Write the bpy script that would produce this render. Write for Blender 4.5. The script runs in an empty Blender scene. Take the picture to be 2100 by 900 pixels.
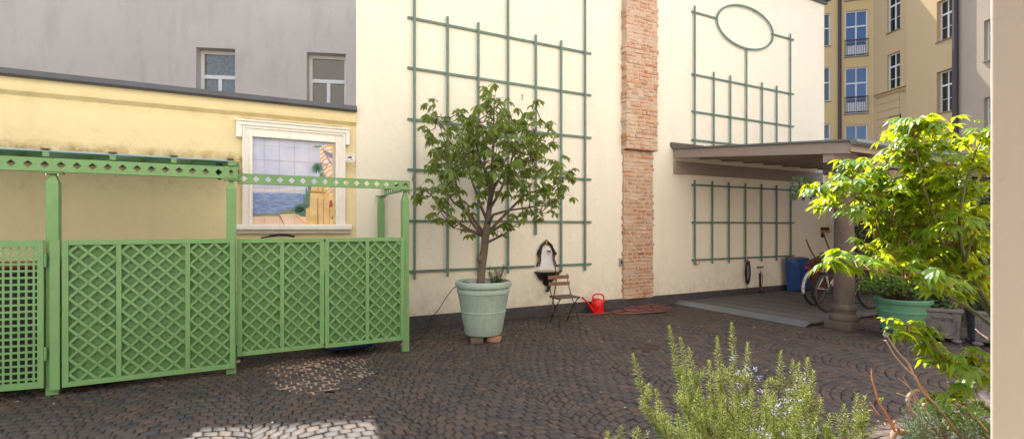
import bpy, bmesh, math, random
from mathutils import Vector, Matrix
random.seed(7)
C = bpy.context.scene.collection
sc = bpy.context.scene
R = math.radians
F, HZ, CX = 1021.0, 466.0, 1050.0
YAW = math.atan2(F, 1950.0); SA, CA = math.sin(YAW), math.cos(YAW)
CAM = Vector((0, -7.85, 1.63))
# ---------------------------------------------------------------- camera, sky, sun, exposure
cd = bpy.data.cameras.new('camera'); cam = bpy.data.objects.new('camera', cd); C.objects.link(cam)
cd.sensor_width = 36; cd.lens = 36*F/2100; cd.shift_y = (HZ-450)/2100; cd.clip_end = 500; cd.clip_start = 0.05
cam.location = CAM; cam.rotation_euler = (R(90), 0, -YAW); sc.camera = cam
w = bpy.data.worlds.new('World'); sc.world = w; w.use_nodes = True
wn = w.node_tree; sky = wn.nodes.new('ShaderNodeTexSky'); sky.sky_type = 'NISHITA'; sky.sun_disc = False
SUN_EL, SUN_AZ = R(54), R(8)
sky.sun_elevation = SUN_EL; sky.sun_rotation = SUN_AZ; sky.dust_density = 2.0
hs = wn.nodes.new('ShaderNodeHueSaturation'); hs.inputs['Saturation'].default_value = 0.75
wn.links.new(sky.outputs[0], hs.inputs['Color']); wn.links.new(hs.outputs[0], wn.nodes['Background'].inputs['Color'])
wn.nodes['Background'].inputs['Strength'].default_value = 0.15
SV = Vector((math.sin(SUN_AZ)*math.cos(SUN_EL), math.cos(SUN_AZ)*math.cos(SUN_EL), math.sin(SUN_EL)))
sl = bpy.data.lights.new('sun', 'SUN'); sl.energy = 4.6; sl.angle = R(0.5); sl.color = (1, .95, .86)
so = bpy.data.objects.new('sun', sl); C.objects.link(so); so.rotation_euler = SV.to_track_quat('Z', 'Y').to_euler(); so.location = (0, 0, 30)
sc.view_settings.view_transform = 'Standard'; sc.view_settings.look = 'None'; sc.view_settings.gamma = 1
sc.view_settings.exposure = 1.4
sc.cycles.max_bounces = 8; sc.cycles.diffuse_bounces = 5; sc.cycles.transparent_max_bounces = 16
sc.cycles.sample_clamp_indirect = 6; sc.cycles.caustics_reflective = False; sc.cycles.caustics_refractive = False

# ---------------------------------------------------------------- surveying helpers (photo reading -> place in the yard)
def ray(px, py):
    xc = (px-CX)/F
    return Vector((xc*CA+SA, -xc*SA+CA, (HZ-py)/F))
def onY(px, py, y=0.0):
    d = ray(px, py); return CAM + d*((y-CAM.y)/d.y)
def onX(px, py, x):
    d = ray(px, py); return CAM + d*((x-CAM.x)/d.x)
def onZ(px, py, z=0.0):
    d = ray(px, py); return CAM + d*((z-CAM.z)/d.z)
def onD(px, py, dep):
    return CAM + ray(px, py)*dep
def CW(xc, yc): return Vector((xc*CA+yc*SA, -xc*SA+yc*CA-7.85, 0))

# ---------------------------------------------------------------- mesh collector
class MB:
    def __init__(s): s.v = []; s.f = []; s.m = []; s.mi = 0
    def add(s, vs, fs):
        n = len(s.v); s.v.extend([tuple(p) for p in vs])
        for f in fs: s.f.append(tuple(i+n for i in f)); s.m.append(s.mi)
        return s
    def box(s, x0, x1, y0, y1, z0, z1):
        return s.add([(x0,y0,z0),(x1,y0,z0),(x1,y1,z0),(x0,y1,z0),(x0,y0,z1),(x1,y0,z1),(x1,y1,z1),(x0,y1,z1)],
              [(0,3,2,1),(4,5,6,7),(0,1,5,4),(1,2,6,5),(2,3,7,6),(3,0,4,7)])
    def bar(s, p, q, wd, th, up=(0,0,1)):
        p, q = Vector(p), Vector(q); d = (q-p).normalized(); up = Vector(up)
        a = d.cross(up)
        if a.length < 1e-4: a = d.cross(Vector((0,1,0)))
        a.normalize(); b = a.cross(d).normalized(); a = a*wd/2; b = b*th/2
        vs = [p-a-b, p+a-b, p+a+b, p-a+b, q-a-b, q+a-b, q+a+b, q-a+b]
        return s.add(vs, [(0,1,2,3),(7,6,5,4),(0,4,5,1),(1,5,6,2),(2,6,7,3),(3,7,4,0)])
    def tube(s, pts, r, n=8, closed=False, cap=True):
        pts = [Vector(p) for p in pts]; k = len(pts)
        rs = r if isinstance(r, (list, tuple)) else [r]*k
        vs = []; prev = None
        for i, p in enumerate(pts):
            if closed: t = pts[(i+1) % k]-pts[i-1]
            else: t = pts[min(i+1, k-1)]-pts[max(i-1, 0)]
            if t.length < 1e-9: t = Vector((0,0,1))
            t.normalize()
            if prev is None:
                a = t.cross(Vector((0,0,1)))
                if a.length < 1e-3: a = t.cross(Vector((0,1,0)))
            else: a = prev - t*prev.dot(t)
            a.normalize(); prev = a; b = t.cross(a)
            for j in range(n):
                an = 2*math.pi*j/n
                vs.append(p + (a*math.cos(an)+b*math.sin(an))*rs[i])
        fs = []
        for i in range(k if closed else k-1):
            i2 = (i+1) % k
            for j in range(n):
                fs.append((i*n+j, i*n+(j+1)%n, i2*n+(j+1)%n, i2*n+j))
        if cap and not closed:
            fs.append(tuple(range(n-1,-1,-1))); fs.append(tuple((k-1)*n+j for j in range(n)))
        return s.add(vs, fs)
    def lathe(s, prof, c=(0,0,0), n=40, cap=True):
        vs = []; fs = []
        for r, z in prof:
            for j in range(n):
                an = 2*math.pi*j/n; vs.append((c[0]+r*math.cos(an), c[1]+r*math.sin(an), c[2]+z))
        for i in range(len(prof)-1):
            for j in range(n): fs.append((i*n+j, i*n+(j+1)%n, (i+1)*n+(j+1)%n, (i+1)*n+j))
        if cap:
            fs.append(tuple(range(n-1,-1,-1))); fs.append(tuple((len(prof)-1)*n+j for j in range(n)))
        return s.add(vs, fs)
    def prism(s, pts, vec):
        pts = [Vector(p) for p in pts]; vec = Vector(vec); k = len(pts)
        return s.add(pts+[p+vec for p in pts], [tuple(range(k)), tuple(range(2*k-1, k-1, -1))]+[(i, k+i, k+(i+1)%k, (i+1)%k) for i in range(k)])
    def poly(s, pts): return s.add(pts, [tuple(range(len(pts)))])
    def sphere(s, c, r, n=10, m=6, sx=1, sy=1, sz=1):
        prof = [(max(1e-4, math.sin(math.pi*i/m)), -math.cos(math.pi*i/m)) for i in range(m+1)]
        vs = []; fs = []
        for rr, z in prof:
            for j in range(n):
                an = 2*math.pi*j/n; vs.append((c[0]+r*sx*rr*math.cos(an), c[1]+r*sy*rr*math.sin(an), c[2]+r*sz*z))
        for i in range(m):
            for j in range(n): fs.append((i*n+j, i*n+(j+1)%n, (i+1)*n+(j+1)%n, (i+1)*n+j))
        return s.add(vs, fs)
    def build(s, name, mat, parent=None, smooth=False, bevel=0, solid=0, world=False, fix=False):
        me = bpy.data.meshes.new(name)
        vs = s.v; loc = None
        if parent is None:
            xs = [v[0] for v in vs]; ys = [v[1] for v in vs]; zs = [v[2] for v in vs]
            loc = Vector(((min(xs)+max(xs))/2, (min(ys)+max(ys))/2, min(zs)))
            vs = [(a-loc.x, b-loc.y, c-loc.z) for a, b, c in vs]
        elif world:
            r = parent
            while r.parent: r = r.parent
            L = r.location; vs = [(a-L.x, b-L.y, c-L.z) for a, b, c in vs]
        me.from_pydata(vs, [], s.f)
        mats = mat if isinstance(mat, (list, tuple)) else [mat]
        for m in mats: me.materials.append(m)
        if len(mats) > 1: me.polygons.foreach_set('material_index', s.m)
        if fix:
            bm = bmesh.new(); bm.from_mesh(me); bmesh.ops.recalc_face_normals(bm, faces=bm.faces); bm.to_mesh(me); bm.free()
        me.update()
        if smooth:
            me.polygons.foreach_set('use_smooth', [True]*len(me.polygons))
            if smooth != 'all': me.set_sharp_from_angle(angle=R(40))
        o = bpy.data.objects.new(name, me); C.objects.link(o)
        if parent is not None: o.parent = parent
        if loc: o.location = loc
        if solid:
            md = o.modifiers.new('thickness', 'SOLIDIFY'); md.thickness = solid; md.offset = 0
        if bevel:
            md = o.modifiers.new('bevel', 'BEVEL'); md.width = bevel; md.segments = 2; md.limit_method = 'ANGLE'; md.angle_limit = R(40)
        return o
def tag(o, label=None, cat=None, group=None, kind=None):
    if label: o['label'] = label
    if cat: o['category'] = cat
    if group: o['group'] = group
    if kind: o['kind'] = kind
    return o
def thing(name, loc, label, cat, group=None, rz=0):
    o = bpy.data.objects.new(name, None); C.objects.link(o); o.location = loc; o.rotation_euler = (0, 0, rz); o.empty_display_size = .1
    return tag(o, label, cat, group)
def copy_tree(o, parent=None):
    c = o.copy(); C.objects.link(c); c.parent = parent
    for ch in [x for x in bpy.data.objects if x.parent == o]: copy_tree(ch, c)
    return c

# ---------------------------------------------------------------- materials
def nodes(name):
    m = bpy.data.materials.new(name); m.use_nodes = True
    nt = m.node_tree; return m, nt, nt.nodes['Principled BSDF']
def noise(nt, scale, detail=4, rough=.55, vec=None, sc3=None):
    n = nt.nodes.new('ShaderNodeTexNoise'); n.inputs['Scale'].default_value = scale; n.inputs['Detail'].default_value = detail; n.inputs['Roughness'].default_value = rough
    if vec is None:
        g = nt.nodes.new('ShaderNodeNewGeometry'); vec = g.outputs['Position']
    if sc3:
        mp = nt.nodes.new('ShaderNodeMapping'); mp.inputs['Scale'].default_value = sc3; nt.links.new(vec, mp.inputs[0]); vec = mp.outputs[0]
    nt.links.new(vec, n.inputs['Vector']); return n.outputs['Fac']
def ramp(nt, fac, a, b, ca=(0,0,0,1), cb=(1,1,1,1)):
    r = nt.nodes.new('ShaderNodeValToRGB'); r.color_ramp.elements[0].position = a; r.color_ramp.elements[1].position = b
    r.color_ramp.elements[0].color = ca; r.color_ramp.elements[1].color = cb
    nt.links.new(fac, r.inputs[0]); return r.outputs[0]
def mixc(nt, fac, a, b, mode='MIX'):
    m = nt.nodes.new('ShaderNodeMix'); m.data_type = 'RGBA'; m.blend_type = mode
    for sock, v in ((m.inputs[0], fac), (m.inputs[6], a), (m.inputs[7], b)):
        if isinstance(v, (float, int)): sock.default_value = v
        elif isinstance(v, (tuple, list)): sock.default_value = (*v[:3], 1)
        else: nt.links.new(v, sock)
    return m.outputs[2]
def math_(nt, op, a, b=0.0):
    m = nt.nodes.new('ShaderNodeMath'); m.operation = op
    for i, v in enumerate((a, b)):
        if isinstance(v, (float, int)): m.inputs[i].default_value = v
        else: nt.links.new(v, m.inputs[i])
    return m.outputs[0]
def bump(nt, bs, h, strength, dist=.01, chain=None):
    b = nt.nodes.new('ShaderNodeBump'); b.inputs['Strength'].default_value = strength; b.inputs['Distance'].default_value = dist
    nt.links.new(h, b.inputs['Height'])
    if chain: nt.links.new(chain, b.inputs['Normal'])
    nt.links.new(b.outputs[0], bs.inputs['Normal']); return b.outputs[0]
def M(name, col, rough=.5, var=.12, vscale=6, bs=0, bscale=80, metal=0, dirt=None, dirtamt=.35, spec=.5, coat=0, streak=None):
    m, nt, b = nodes(name)
    dk = tuple(c*(1-var) for c in col); lt = tuple(min(1, c*(1+var)) for c in col)
    c = mixc(nt, noise(nt, vscale, 5), dk, lt)
    if dirt:
        f = ramp(nt, noise(nt, vscale*2.3, 6, .7), .5, .75); c = mixc(nt, math_(nt, 'MULTIPLY', f, dirtamt), c, dirt)
    if streak:
        f = ramp(nt, noise(nt, 5, 6, .65, sc3=(6, 6, .35)), .5, .72); c = mixc(nt, math_(nt, 'MULTIPLY', f, streak[1]), c, streak[0])
    nt.links.new(c, b.inputs['Base Color']); b.inputs['Metallic'].default_value = metal
    rr = nt.nodes.new('ShaderNodeMapRange'); nt.links.new(noise(nt, vscale*4, 4), rr.inputs[0])
    rr.inputs[3].default_value = max(0, rough-.1); rr.inputs[4].default_value = min(1, rough+.12); nt.links.new(rr.outputs[0], b.inputs['Roughness'])
    b.inputs['Specular IOR Level'].default_value = spec; b.inputs['Coat Weight'].default_value = coat
    if bs: bump(nt, b, noise(nt, bscale, 4), bs)
    return m
def plaster(name, col, var=.05, stain=(.35,.28,.2), stainamt=.12, bs=.35, zones=(), cracks=0):
    m, nt, b = nodes(name)
    dk = tuple(c*(1-var) for c in col); lt = tuple(min(1, c*(1+var)) for c in col)
    c = mixc(nt, noise(nt, .9, 5, .6), dk, lt)
    c = mixc(nt, math_(nt, 'MULTIPLY', ramp(nt, noise(nt, 35, 3), .4, .8), .12), c, dk)
    st = ramp(nt, noise(nt, 1.1, 7, .62, sc3=(2.2, 2.2, .55)), .52, .8)
    c = mixc(nt, math_(nt, 'MULTIPLY', st, stainamt), c, stain)
    sp = ramp(nt, noise(nt, 14, 2, .4), .74, .78)
    c = mixc(nt, math_(nt, 'MULTIPLY', sp, .2), c, stain)
    g = nt.nodes.new('ShaderNodeNewGeometry'); sx = nt.nodes.new('ShaderNodeSeparateXYZ'); nt.links.new(g.outputs['Position'], sx.inputs[0])
    for (z0, z1, z2, zc, amt, nlo, nhi) in zones:      # weathering bands at given heights
        up = nt.nodes.new('ShaderNodeMapRange'); up.inputs[1].default_value = z0; up.inputs[2].default_value = z1; nt.links.new(sx.outputs[2], up.inputs[0])
        dn = nt.nodes.new('ShaderNodeMapRange'); dn.inputs[1].default_value = z2; dn.inputs[2].default_value = z1; nt.links.new(sx.outputs[2], dn.inputs[0])
        f = math_(nt, 'MULTIPLY', up.outputs[0], dn.outputs[0])
        f = math_(nt, 'MULTIPLY', f, ramp(nt, noise(nt, 5, 8, .72), nlo, nhi)); f = math_(nt, 'MULTIPLY', f, amt)
        c = mixc(nt, f, c, zc)
    if cracks:
        v = nt.nodes.new('ShaderNodeTexVoronoi'); v.feature = 'DISTANCE_TO_EDGE'; v.inputs['Scale'].default_value = 1.3
        nz = nt.nodes.new('ShaderNodeTexNoise'); nz.inputs['Scale'].default_value = 4; nt.links.new(g.outputs['Position'], nz.inputs['Vector'])
        va = nt.nodes.new('ShaderNodeVectorMath'); va.operation = 'ADD'; nt.links.new(g.outputs['Position'], va.inputs[0]); nt.links.new(nz.outputs['Color'], va.inputs[1]); nt.links.new(va.outputs[0], v.inputs['Vector'])
        cr = ramp(nt, v.outputs['Distance'], .001, .006, (1,1,1,1), (0,0,0,1))
        cr = math_(nt, 'MULTIPLY', cr, ramp(nt, noise(nt, 1.0, 3), .5, .6)); c = mixc(nt, math_(nt, 'MULTIPLY', cr, cracks), c, stain)
    nt.links.new(c, b.inputs['Base Color']); b.inputs['Roughness'].default_value = .92; b.inputs['Specular IOR Level'].default_value = .2
    n1 = bump(nt, b, noise(nt, 9, 4), bs*.9, .02)
    bump(nt, b, noise(nt, 70, 6, .7), bs, .006, chain=n1)
    return m
def per_island(name, cols, rough=.85, bs=.6, bscale=60, dust=None, dustamt=.4, spec=.4):
    m, nt, b = nodes(name)
    g = nt.nodes.new('ShaderNodeNewGeometry')
    r = nt.nodes.new('ShaderNodeValToRGB'); r.color_ramp.interpolation = 'LINEAR'
    for i, c in enumerate(cols):
        p = i/(len(cols)-1)
        e = r.color_ramp.elements[i if i < 1 else -1] if i in (0, len(cols)-1) else r.color_ramp.elements.new(p)
        e.position = p; e.color = (*c, 1)
    nt.links.new(g.outputs['Random Per Island'], r.inputs[0])
    c = mixc(nt, math_(nt, 'MULTIPLY', ramp(nt, noise(nt, 30, 5, .7), .35, .75), .5), r.outputs[0], tuple(x*.6 for x in cols[0]))
    if dust: c = mixc(nt, math_(nt, 'MULTIPLY', ramp(nt, noise(nt, 2.2, 7, .65), .45, .72), dustamt), c, dust)
    nt.links.new(c, b.inputs['Base Color']); b.inputs['Roughness'].default_value = rough; b.inputs['Specular IOR Level'].default_value = spec
    bump(nt, b, noise(nt, bscale, 6, .7), bs, .006)
    return m
def leafmat(name, cols, trans, tw=.45, rough=.45, veins=True):
    m, nt, b = nodes(name)
    g = nt.nodes.new('ShaderNodeNewGeometry')
    c = ramp(nt, g.outputs['Random Per Island'], 0, 1, (*cols[0], 1), (*cols[1], 1))
    c = mixc(nt, noise(nt, 25, 3), c, mixc(nt, .35, c, (.02,.03,.005)))
    nt.links.new(c, b.inputs['Base Color']); b.inputs['Roughness'].default_value = rough; b.inputs['Specular IOR Level'].default_value = .45
    t = nt.nodes.new('ShaderNodeBsdfTranslucent')
    tc = ramp(nt, g.outputs['Random Per Island'], 0, 1, (*[x*.7 for x in trans], 1), (*trans, 1)); nt.links.new(tc, t.inputs['Color'])
    mx = nt.nodes.new('ShaderNodeMixShader'); mx.inputs[0].default_value = tw
    nt.links.new(b.outputs[0], mx.inputs[1]); nt.links.new(t.outputs[0], mx.inputs[2]); nt.links.new(mx.outputs[0], nt.nodes['Material Output'].inputs['Surface'])
    return m
def woodmat(name, col, col2, rough=.7, sc3=(1,1,1), scale=18, bs=.4):
    m, nt, b = nodes(name)
    n = noise(nt, scale, 6, .65, sc3=sc3)
    c = mixc(nt, ramp(nt, n, .3, .7), col, col2)
    c = mixc(nt, math_(nt, 'MULTIPLY', noise(nt, 2, 3), .4), c, tuple(x*.7 for x in col))
    nt.links.new(c, b.inputs['Base Color']); b.inputs['Roughness'].default_value = rough
    bump(nt, b, n, bs, .004); return m
def glassmat(name, col=(.02,.025,.03), rough=.04, alpha=1.0):
    m, nt, b = nodes(name); b.inputs['Base Color'].default_value = (*col, 1); b.inputs['Roughness'].default_value = rough
    b.inputs['Specular IOR Level'].default_value = .9; b.inputs['Alpha'].default_value = alpha
    nn = noise(nt, 1.5, 2); bump(nt, b, nn, .05, .02); return m

m_cream = plaster('cream_plaster', (.79,.74,.645), .04, (.47,.39,.30), .22, .45, cracks=.3, zones=((.12,.2,.85,(.30,.26,.20),.5,.42,.70),(7.0,7.6,7.7,(.5,.36,.2),.4,.45,.7)))
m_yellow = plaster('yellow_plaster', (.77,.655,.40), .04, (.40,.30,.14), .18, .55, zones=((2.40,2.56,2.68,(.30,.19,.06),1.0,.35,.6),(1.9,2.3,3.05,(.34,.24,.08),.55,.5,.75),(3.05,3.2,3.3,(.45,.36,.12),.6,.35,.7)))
m_grey = plaster('grey_plaster', (.60,.545,.505), .10, (.20,.18,.16), .30, .3)
m_ochre = plaster('ochre_plaster', (.70,.51,.25), .03, (.4,.25,.1), .06, .15)
m_tan = plaster('tan_plaster', (.62,.455,.255), .03, (.4,.25,.1), .06, .15)
m_taupe = plaster('taupe_plaster', (.46,.37,.29), .05, (.2,.15,.1), .15, .3, cracks=.5)
m_jamb = plaster('jamb_plaster', (.60,.50,.415), .02, (.3,.2,.15), .05, .12, cracks=.35)
m_plinth = M('slate_plinth', (.055,.052,.06), .6, .3, 4, .4, 30, dirt=(.2,.2,.2), dirtamt=.4)
m_coping = M('zinc_coping', (.10,.10,.11), .5, .25, 3, .1, 20, metal=.3, dirt=(.12,.06,.03))
m_brick = per_island('old_brick', [(.52,.24,.13),(.59,.34,.21),(.56,.41,.30),(.42,.17,.09),(.62,.46,.35),(.36,.27,.23)], .9, .9, 45, dust=(.66,.52,.42), dustamt=.75)
m_mortar = M('lime_mortar', (.52,.40,.31), .95, .2, 8, 1, 50)
m_verdi = M('verdigris_wood', (.12,.205,.175), .6, .25, 9, .5, 60, dirt=(.10,.07,.04), dirtamt=.7)
m_green = M('green_paint', (.155,.32,.13), .42, .13, 1.6, .12, 60, spec=.4, dirt=(.11,.20,.07), dirtamt=.5, streak=((.20,.24,.12), .45))  # broad tone variation imitates uneven light as well as faded paint
m_greenb = M('green_mesh', (.105,.24,.09), .55, .16, 1.8, .5, 300, streak=((.07,.15,.05), .6))
m_bolt = M('steel_bolt', (.45,.42,.38), .35, .2, 30, metal=.9)
m_rust = M('rust', (.14,.05,.03), .8, .3, 20, .5)
m_white = M('white_moulding', (.80,.77,.73), .6, .05, 6, .15, 50, dirt=(.5,.45,.4), dirtamt=.35)
m_winw = M('white_window_paint', (.78,.77,.76), .35, .03, 3)
m_black = M('black_rubber', (.015,.015,.016), .5, .2, 10)
m_iron = M('cast_iron', (.022,.018,.018), .45, .3, 20, .3, 60, metal=.4)
m_gold = M('gold_leaf', (.65,.36,.06), .35, .15, 20, metal=.7)
m_enamel = M('white_enamel', (.72,.74,.78), .2, .05, 5, dirt=(.5,.4,.3), dirtamt=.3)
m_red = M('red_plastic', (.72,.012,.015), .32, .06, 5, spec=.5)
m_hose = M('hose_rubber', (.19,.075,.06), .5, .25, 15)
m_seat = woodmat('dark_slats', (.07,.045,.035), (.16,.10,.075), .65, (6,1,1))
m_slat = woodmat('brown_slats', (.16,.075,.05), (.27,.15,.10), .6, (6,1,1))
m_pot = M('pale_green_glaze', (.33,.43,.385), .55, .14, 5, .25, 40, dirt=(.20,.22,.17), dirtamt=.65, streak=((.48,.53,.48), .6))
m_pot2 = M('green_glazed_pot', (.10,.27,.175), .4, .1, 4, .05, 40, dirt=(.05,.12,.08))
m_grpl = M('grey_planter', (.14,.14,.16), .7, .25, 9, .5, 40, dirt=(.06,.06,.05), dirtamt=.8)
m_soil = M('soil', (.035,.022,.014), .95, .4, 30, 1, 60)
m_bark = M('grey_bark', (.17,.13,.11), .85, .4, 22, 1, 50)
m_limb = M('dark_limb_bark', (.14,.105,.085), .85, .35, 22, 1, 50)
m_twig = M('dark_twig', (.065,.035,.028), .8, .3, 22, .5, 60)
m_mtwig = M('green_maple_bark', (.09,.10,.03), .7, .3, 22, .4, 60)
m_stone = M('weathered_stone', (.115,.088,.072), .85, .3, 5, .7, 40, dirt=(.09,.07,.06), dirtamt=.7)
m_beam = M('painted_beam', (.29,.235,.205), .6, .08, 5, .15, 50, dirt=(.2,.15,.12))
m_deck = woodmat('weathered_deck', (.075,.075,.08), (.17,.165,.17), .7, (12,.6,1), 12)
m_strip = M('zinc_strip', (.22,.235,.26), .45, .12, 4, .1, 20, metal=.5)
m_lead = M('zinc_roof', (.16,.18,.19), .4, .15, 3, metal=.5)
m_pane = glassmat('window_glass'); m_skypane = glassmat('painted_sky_glass', (.01,.06,.20))  # french window panes carry the sky's blue reflection in their base colour
m_bluebin = M('blue_plastic', (.02,.06,.22), .4, .1, 4)
m_darkbin = M('dark_plastic', (.03,.03,.032), .45, .15, 4)
m_redbin = M('dull_red_plastic', (.22,.03,.025), .5, .15, 6)
m_barrow = M('rusty_red_steel', (.16,.045,.03), .6, .25, 12, .3, dirt=(.08,.04,.03))
m_chrome = M('chrome', (.6,.6,.6), .2, .05, 5, metal=1)
m_lens = M('red_lens', (.6,.01,.01), .2, .05, 5)
m_bikew = M('white_bike_paint', (.7,.7,.7), .3, .05, 5)
m_bikep = M('plum_bike_paint', (.05,.02,.035), .3, .1, 5)
m_broomw = woodmat('broom_handle', (.35,.19,.09), (.45,.26,.13), .6, (1,1,.2))
m_bristle = M('bristle', (.10,.05,.03), .9, .3, 60, 1, 100)
m_rustdrain = M('iron_cover', (.06,.035,.03), .7, .3, 15, .6, 60)
m_tile = M('clay_brick', (.42,.24,.16), .9, .25, 15, .6)
m_wheel = M('castor_grey', (.4,.4,.42), .5, .1, 10)
m_roofglass, _nt, _b = nodes('obscured_roof_glass'); _b.inputs['Base Color'].default_value = (.5,.58,.6,1); _b.inputs['Roughness'].default_value = .15
_t = _nt.nodes.new('ShaderNodeBsdfTranslucent'); _t.inputs['Color'].default_value = (.72,.82,.86,1); _x = _nt.nodes.new('ShaderNodeMixShader'); _x.inputs[0].default_value = .7
_nt.links.new(_b.outputs[0], _x.inputs[1]); _nt.links.new(_t.outputs[0], _x.inputs[2]); _nt.links.new(_x.outputs[0], _nt.nodes['Material Output'].inputs['Surface'])
m_curtain = M('lace_curtain', (.35,.37,.36), .9, .35, 22)
m_rail = M('dark_rail', (.06,.045,.05), .5, .1, 8)

# ================================================================= THE SETTING: ground
g = MB(); g.add([(-60,-60,-.013),(80,-60,-.013),(80,80,-.013),(-60,80,-.013)], [(0,1,2,3)])
m_ground, nt, b = nodes('joint_sand')
gp = nt.nodes.new('ShaderNodeNewGeometry')
base = mixc(nt, noise(nt, 6, 6, .7), (.018,.012,.008), (.05,.034,.022))
c = base
nt.links.new(c, b.inputs['Base Color']); b.inputs['Roughness'].default_value = 1; bump(nt, b, noise(nt, 60, 5, .7), 1, .01)
tag(g.build('ground', m_ground), kind='structure')

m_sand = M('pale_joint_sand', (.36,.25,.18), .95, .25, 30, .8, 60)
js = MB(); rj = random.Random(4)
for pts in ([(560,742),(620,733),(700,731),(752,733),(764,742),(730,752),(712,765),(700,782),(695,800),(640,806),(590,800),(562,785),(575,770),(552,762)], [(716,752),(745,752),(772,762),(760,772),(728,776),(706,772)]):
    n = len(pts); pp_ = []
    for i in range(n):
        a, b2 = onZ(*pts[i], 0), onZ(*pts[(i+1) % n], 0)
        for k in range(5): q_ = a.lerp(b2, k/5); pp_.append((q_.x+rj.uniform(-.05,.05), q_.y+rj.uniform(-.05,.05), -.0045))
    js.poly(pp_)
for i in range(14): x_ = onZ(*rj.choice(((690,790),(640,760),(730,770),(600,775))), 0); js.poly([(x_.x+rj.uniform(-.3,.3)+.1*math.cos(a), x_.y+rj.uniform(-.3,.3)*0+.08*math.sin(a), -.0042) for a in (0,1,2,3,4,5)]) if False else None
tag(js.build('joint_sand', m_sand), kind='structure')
# cobbles laid in segmental arcs: columns along y, arcs rising toward +y
cob = MB(); Wc = 1.22; Rc = Wc/math.sqrt(2); S = .100; NA = 12
rnd = random.Random(3)
def arcp(col, th, yrow):
    return ((col+.5)*Wc + Rc*math.sin(th), yrow + Rc*math.cos(th))
DR = onZ(1330, 713, 0)
_ed = {}
def edge(c_, k_):
    if (c_, k_) not in _ed: _ed[(c_, k_)] = (.012 if k_ % 2 else -.012)+rnd.uniform(-.012, .012)
    return _ed[(c_, k_)]
for col in range(-4, 9):
    for k in range(-82, -4):
        y0 = k*S; off = (k % 2)*.5
        eL = math.degrees(math.asin(max(-.999, (-Wc/2+edge(col, k))/Rc))); eR = math.degrees(math.asin(min(.999, (Wc/2+edge(col+1, k))/Rc)))
        cuts = [(-45 + 90*(j+(off if 0 < j else 0)+rnd.uniform(-.12, .12))/NA) for j in range(NA+1)]
        cuts = [eL]+[a for a in cuts[1:-1] if eL+3.5 < a < eR-3.5]+[eR]
        cuts = [R(a) for a in cuts]
        for j in range(len(cuts)-1):
            t0, t1 = cuts[j], cuts[j+1]
            if t1-t0 < R(2.5): continue
            a = arcp(col, t0, y0); bq = arcp(col, t1, y0); cq = arcp(col, t1, y0+S); dq = arcp(col, t0, y0+S)
            cx = (a[0]+cq[0])/2; cy = (a[1]+cq[1])/2
            if cx < -4.6 or cx > 10.2 or cy > -.02 or cy < -7.1: continue
            if cx > 8.02 and cy > -2.8: continue
            if abs(cx-DR.x) < .17 and abs(cy-DR.y) < .15: continue
            P = []
            for q in (a, bq, cq, dq):
                vx, vy = q[0]-cx, q[1]-cy; L = math.hypot(vx, vy); kk = (L-.0058)/L
                P.append((cx+vx*kk+rnd.uniform(-.0045,.0045), cy+vy*kk+rnd.uniform(-.0045,.0045)))
            h = rnd.uniform(-.005, .004); tx = rnd.uniform(-.03,.03); ty = rnd.uniform(-.03,.03)
            vs = [(x, y, -.03) for x, y in P] + [(x, y, h-.007+(x-cx)*tx+(y-cy)*ty) for x, y in P] + \
                 [(cx+(x-cx)*.84, cy+(y-cy)*.84, h+(x-cx)*tx+(y-cy)*ty+rnd.uniform(-.0012,.0012)) for x, y in P] + [(cx, cy, h+.0015)]
            fs = []
            for i in range(4):
                i2 = (i+1) % 4; fs += [(i, i2, 4+i2, 4+i), (4+i, 4+i2, 8+i2, 8+i), (8+i, 8+i2, 12)]
            cob.add(vs, fs)
m_cob = per_island('porphyry_cobble', [(.040,.031,.029),(.060,.047,.043),(.082,.054,.041),(.045,.043,.047),(.105,.064,.045),(.064,.046,.040),(.037,.034,.037)], .62, .8, 70, dust=(.10,.08,.07), dustamt=.4, spec=.5)
o = cob.build('cobblestone_paving', m_cob, smooth='all'); tag(o, kind='structure')
db = MB()
for i in range(420):
    x, y = rnd.uniform(-2.5, 9.5), rnd.uniform(-5.6, -.1); a = rnd.uniform(0, 6.28); s = rnd.choice([.006,.009,.013,.02])
    ux, uy = math.cos(a)*s, math.sin(a)*s
    db.add([(x-ux,y-uy,.004),(x-uy*.5,y+ux*.5,.009),(x+ux,y+uy,.006),(x+uy*.5,y-ux*.5,.005)], [(0,1,2),(0,2,3)])
m_deb = per_island('fallen_petals', [(.55,.45,.35),(.25,.12,.05),(.40,.24,.12),(.75,.7,.66),(.2,.13,.07)], .9, .2)
tag(db.build('leaf_litter', m_deb), 'dry leaf scraps and petals scattered over the dark cobbles', 'leaf litter', kind='stuff')
dr = MB(); dr.box(DR.x-.16, DR.x+.16, DR.y-.14, DR.y+.14, -.02, .001)
t = dr.build('drain_cover', m_rustdrain, bevel=.004); tag(t, 'small rusty iron drain cover set flush in the cobbles', 'drain cover')
gr = MB()
for i in range(6): gr.box(-.13, .13, -.11+i*.04, -.095+i*.04, .021, .026)
gr.build('grate_ribs', m_rustdrain, t)
tag(onb := MB().box(-4.6, 13.4, -.03, .0, -.05, .002).build('paving_edge', m_plinth), kind='structure')

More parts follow.
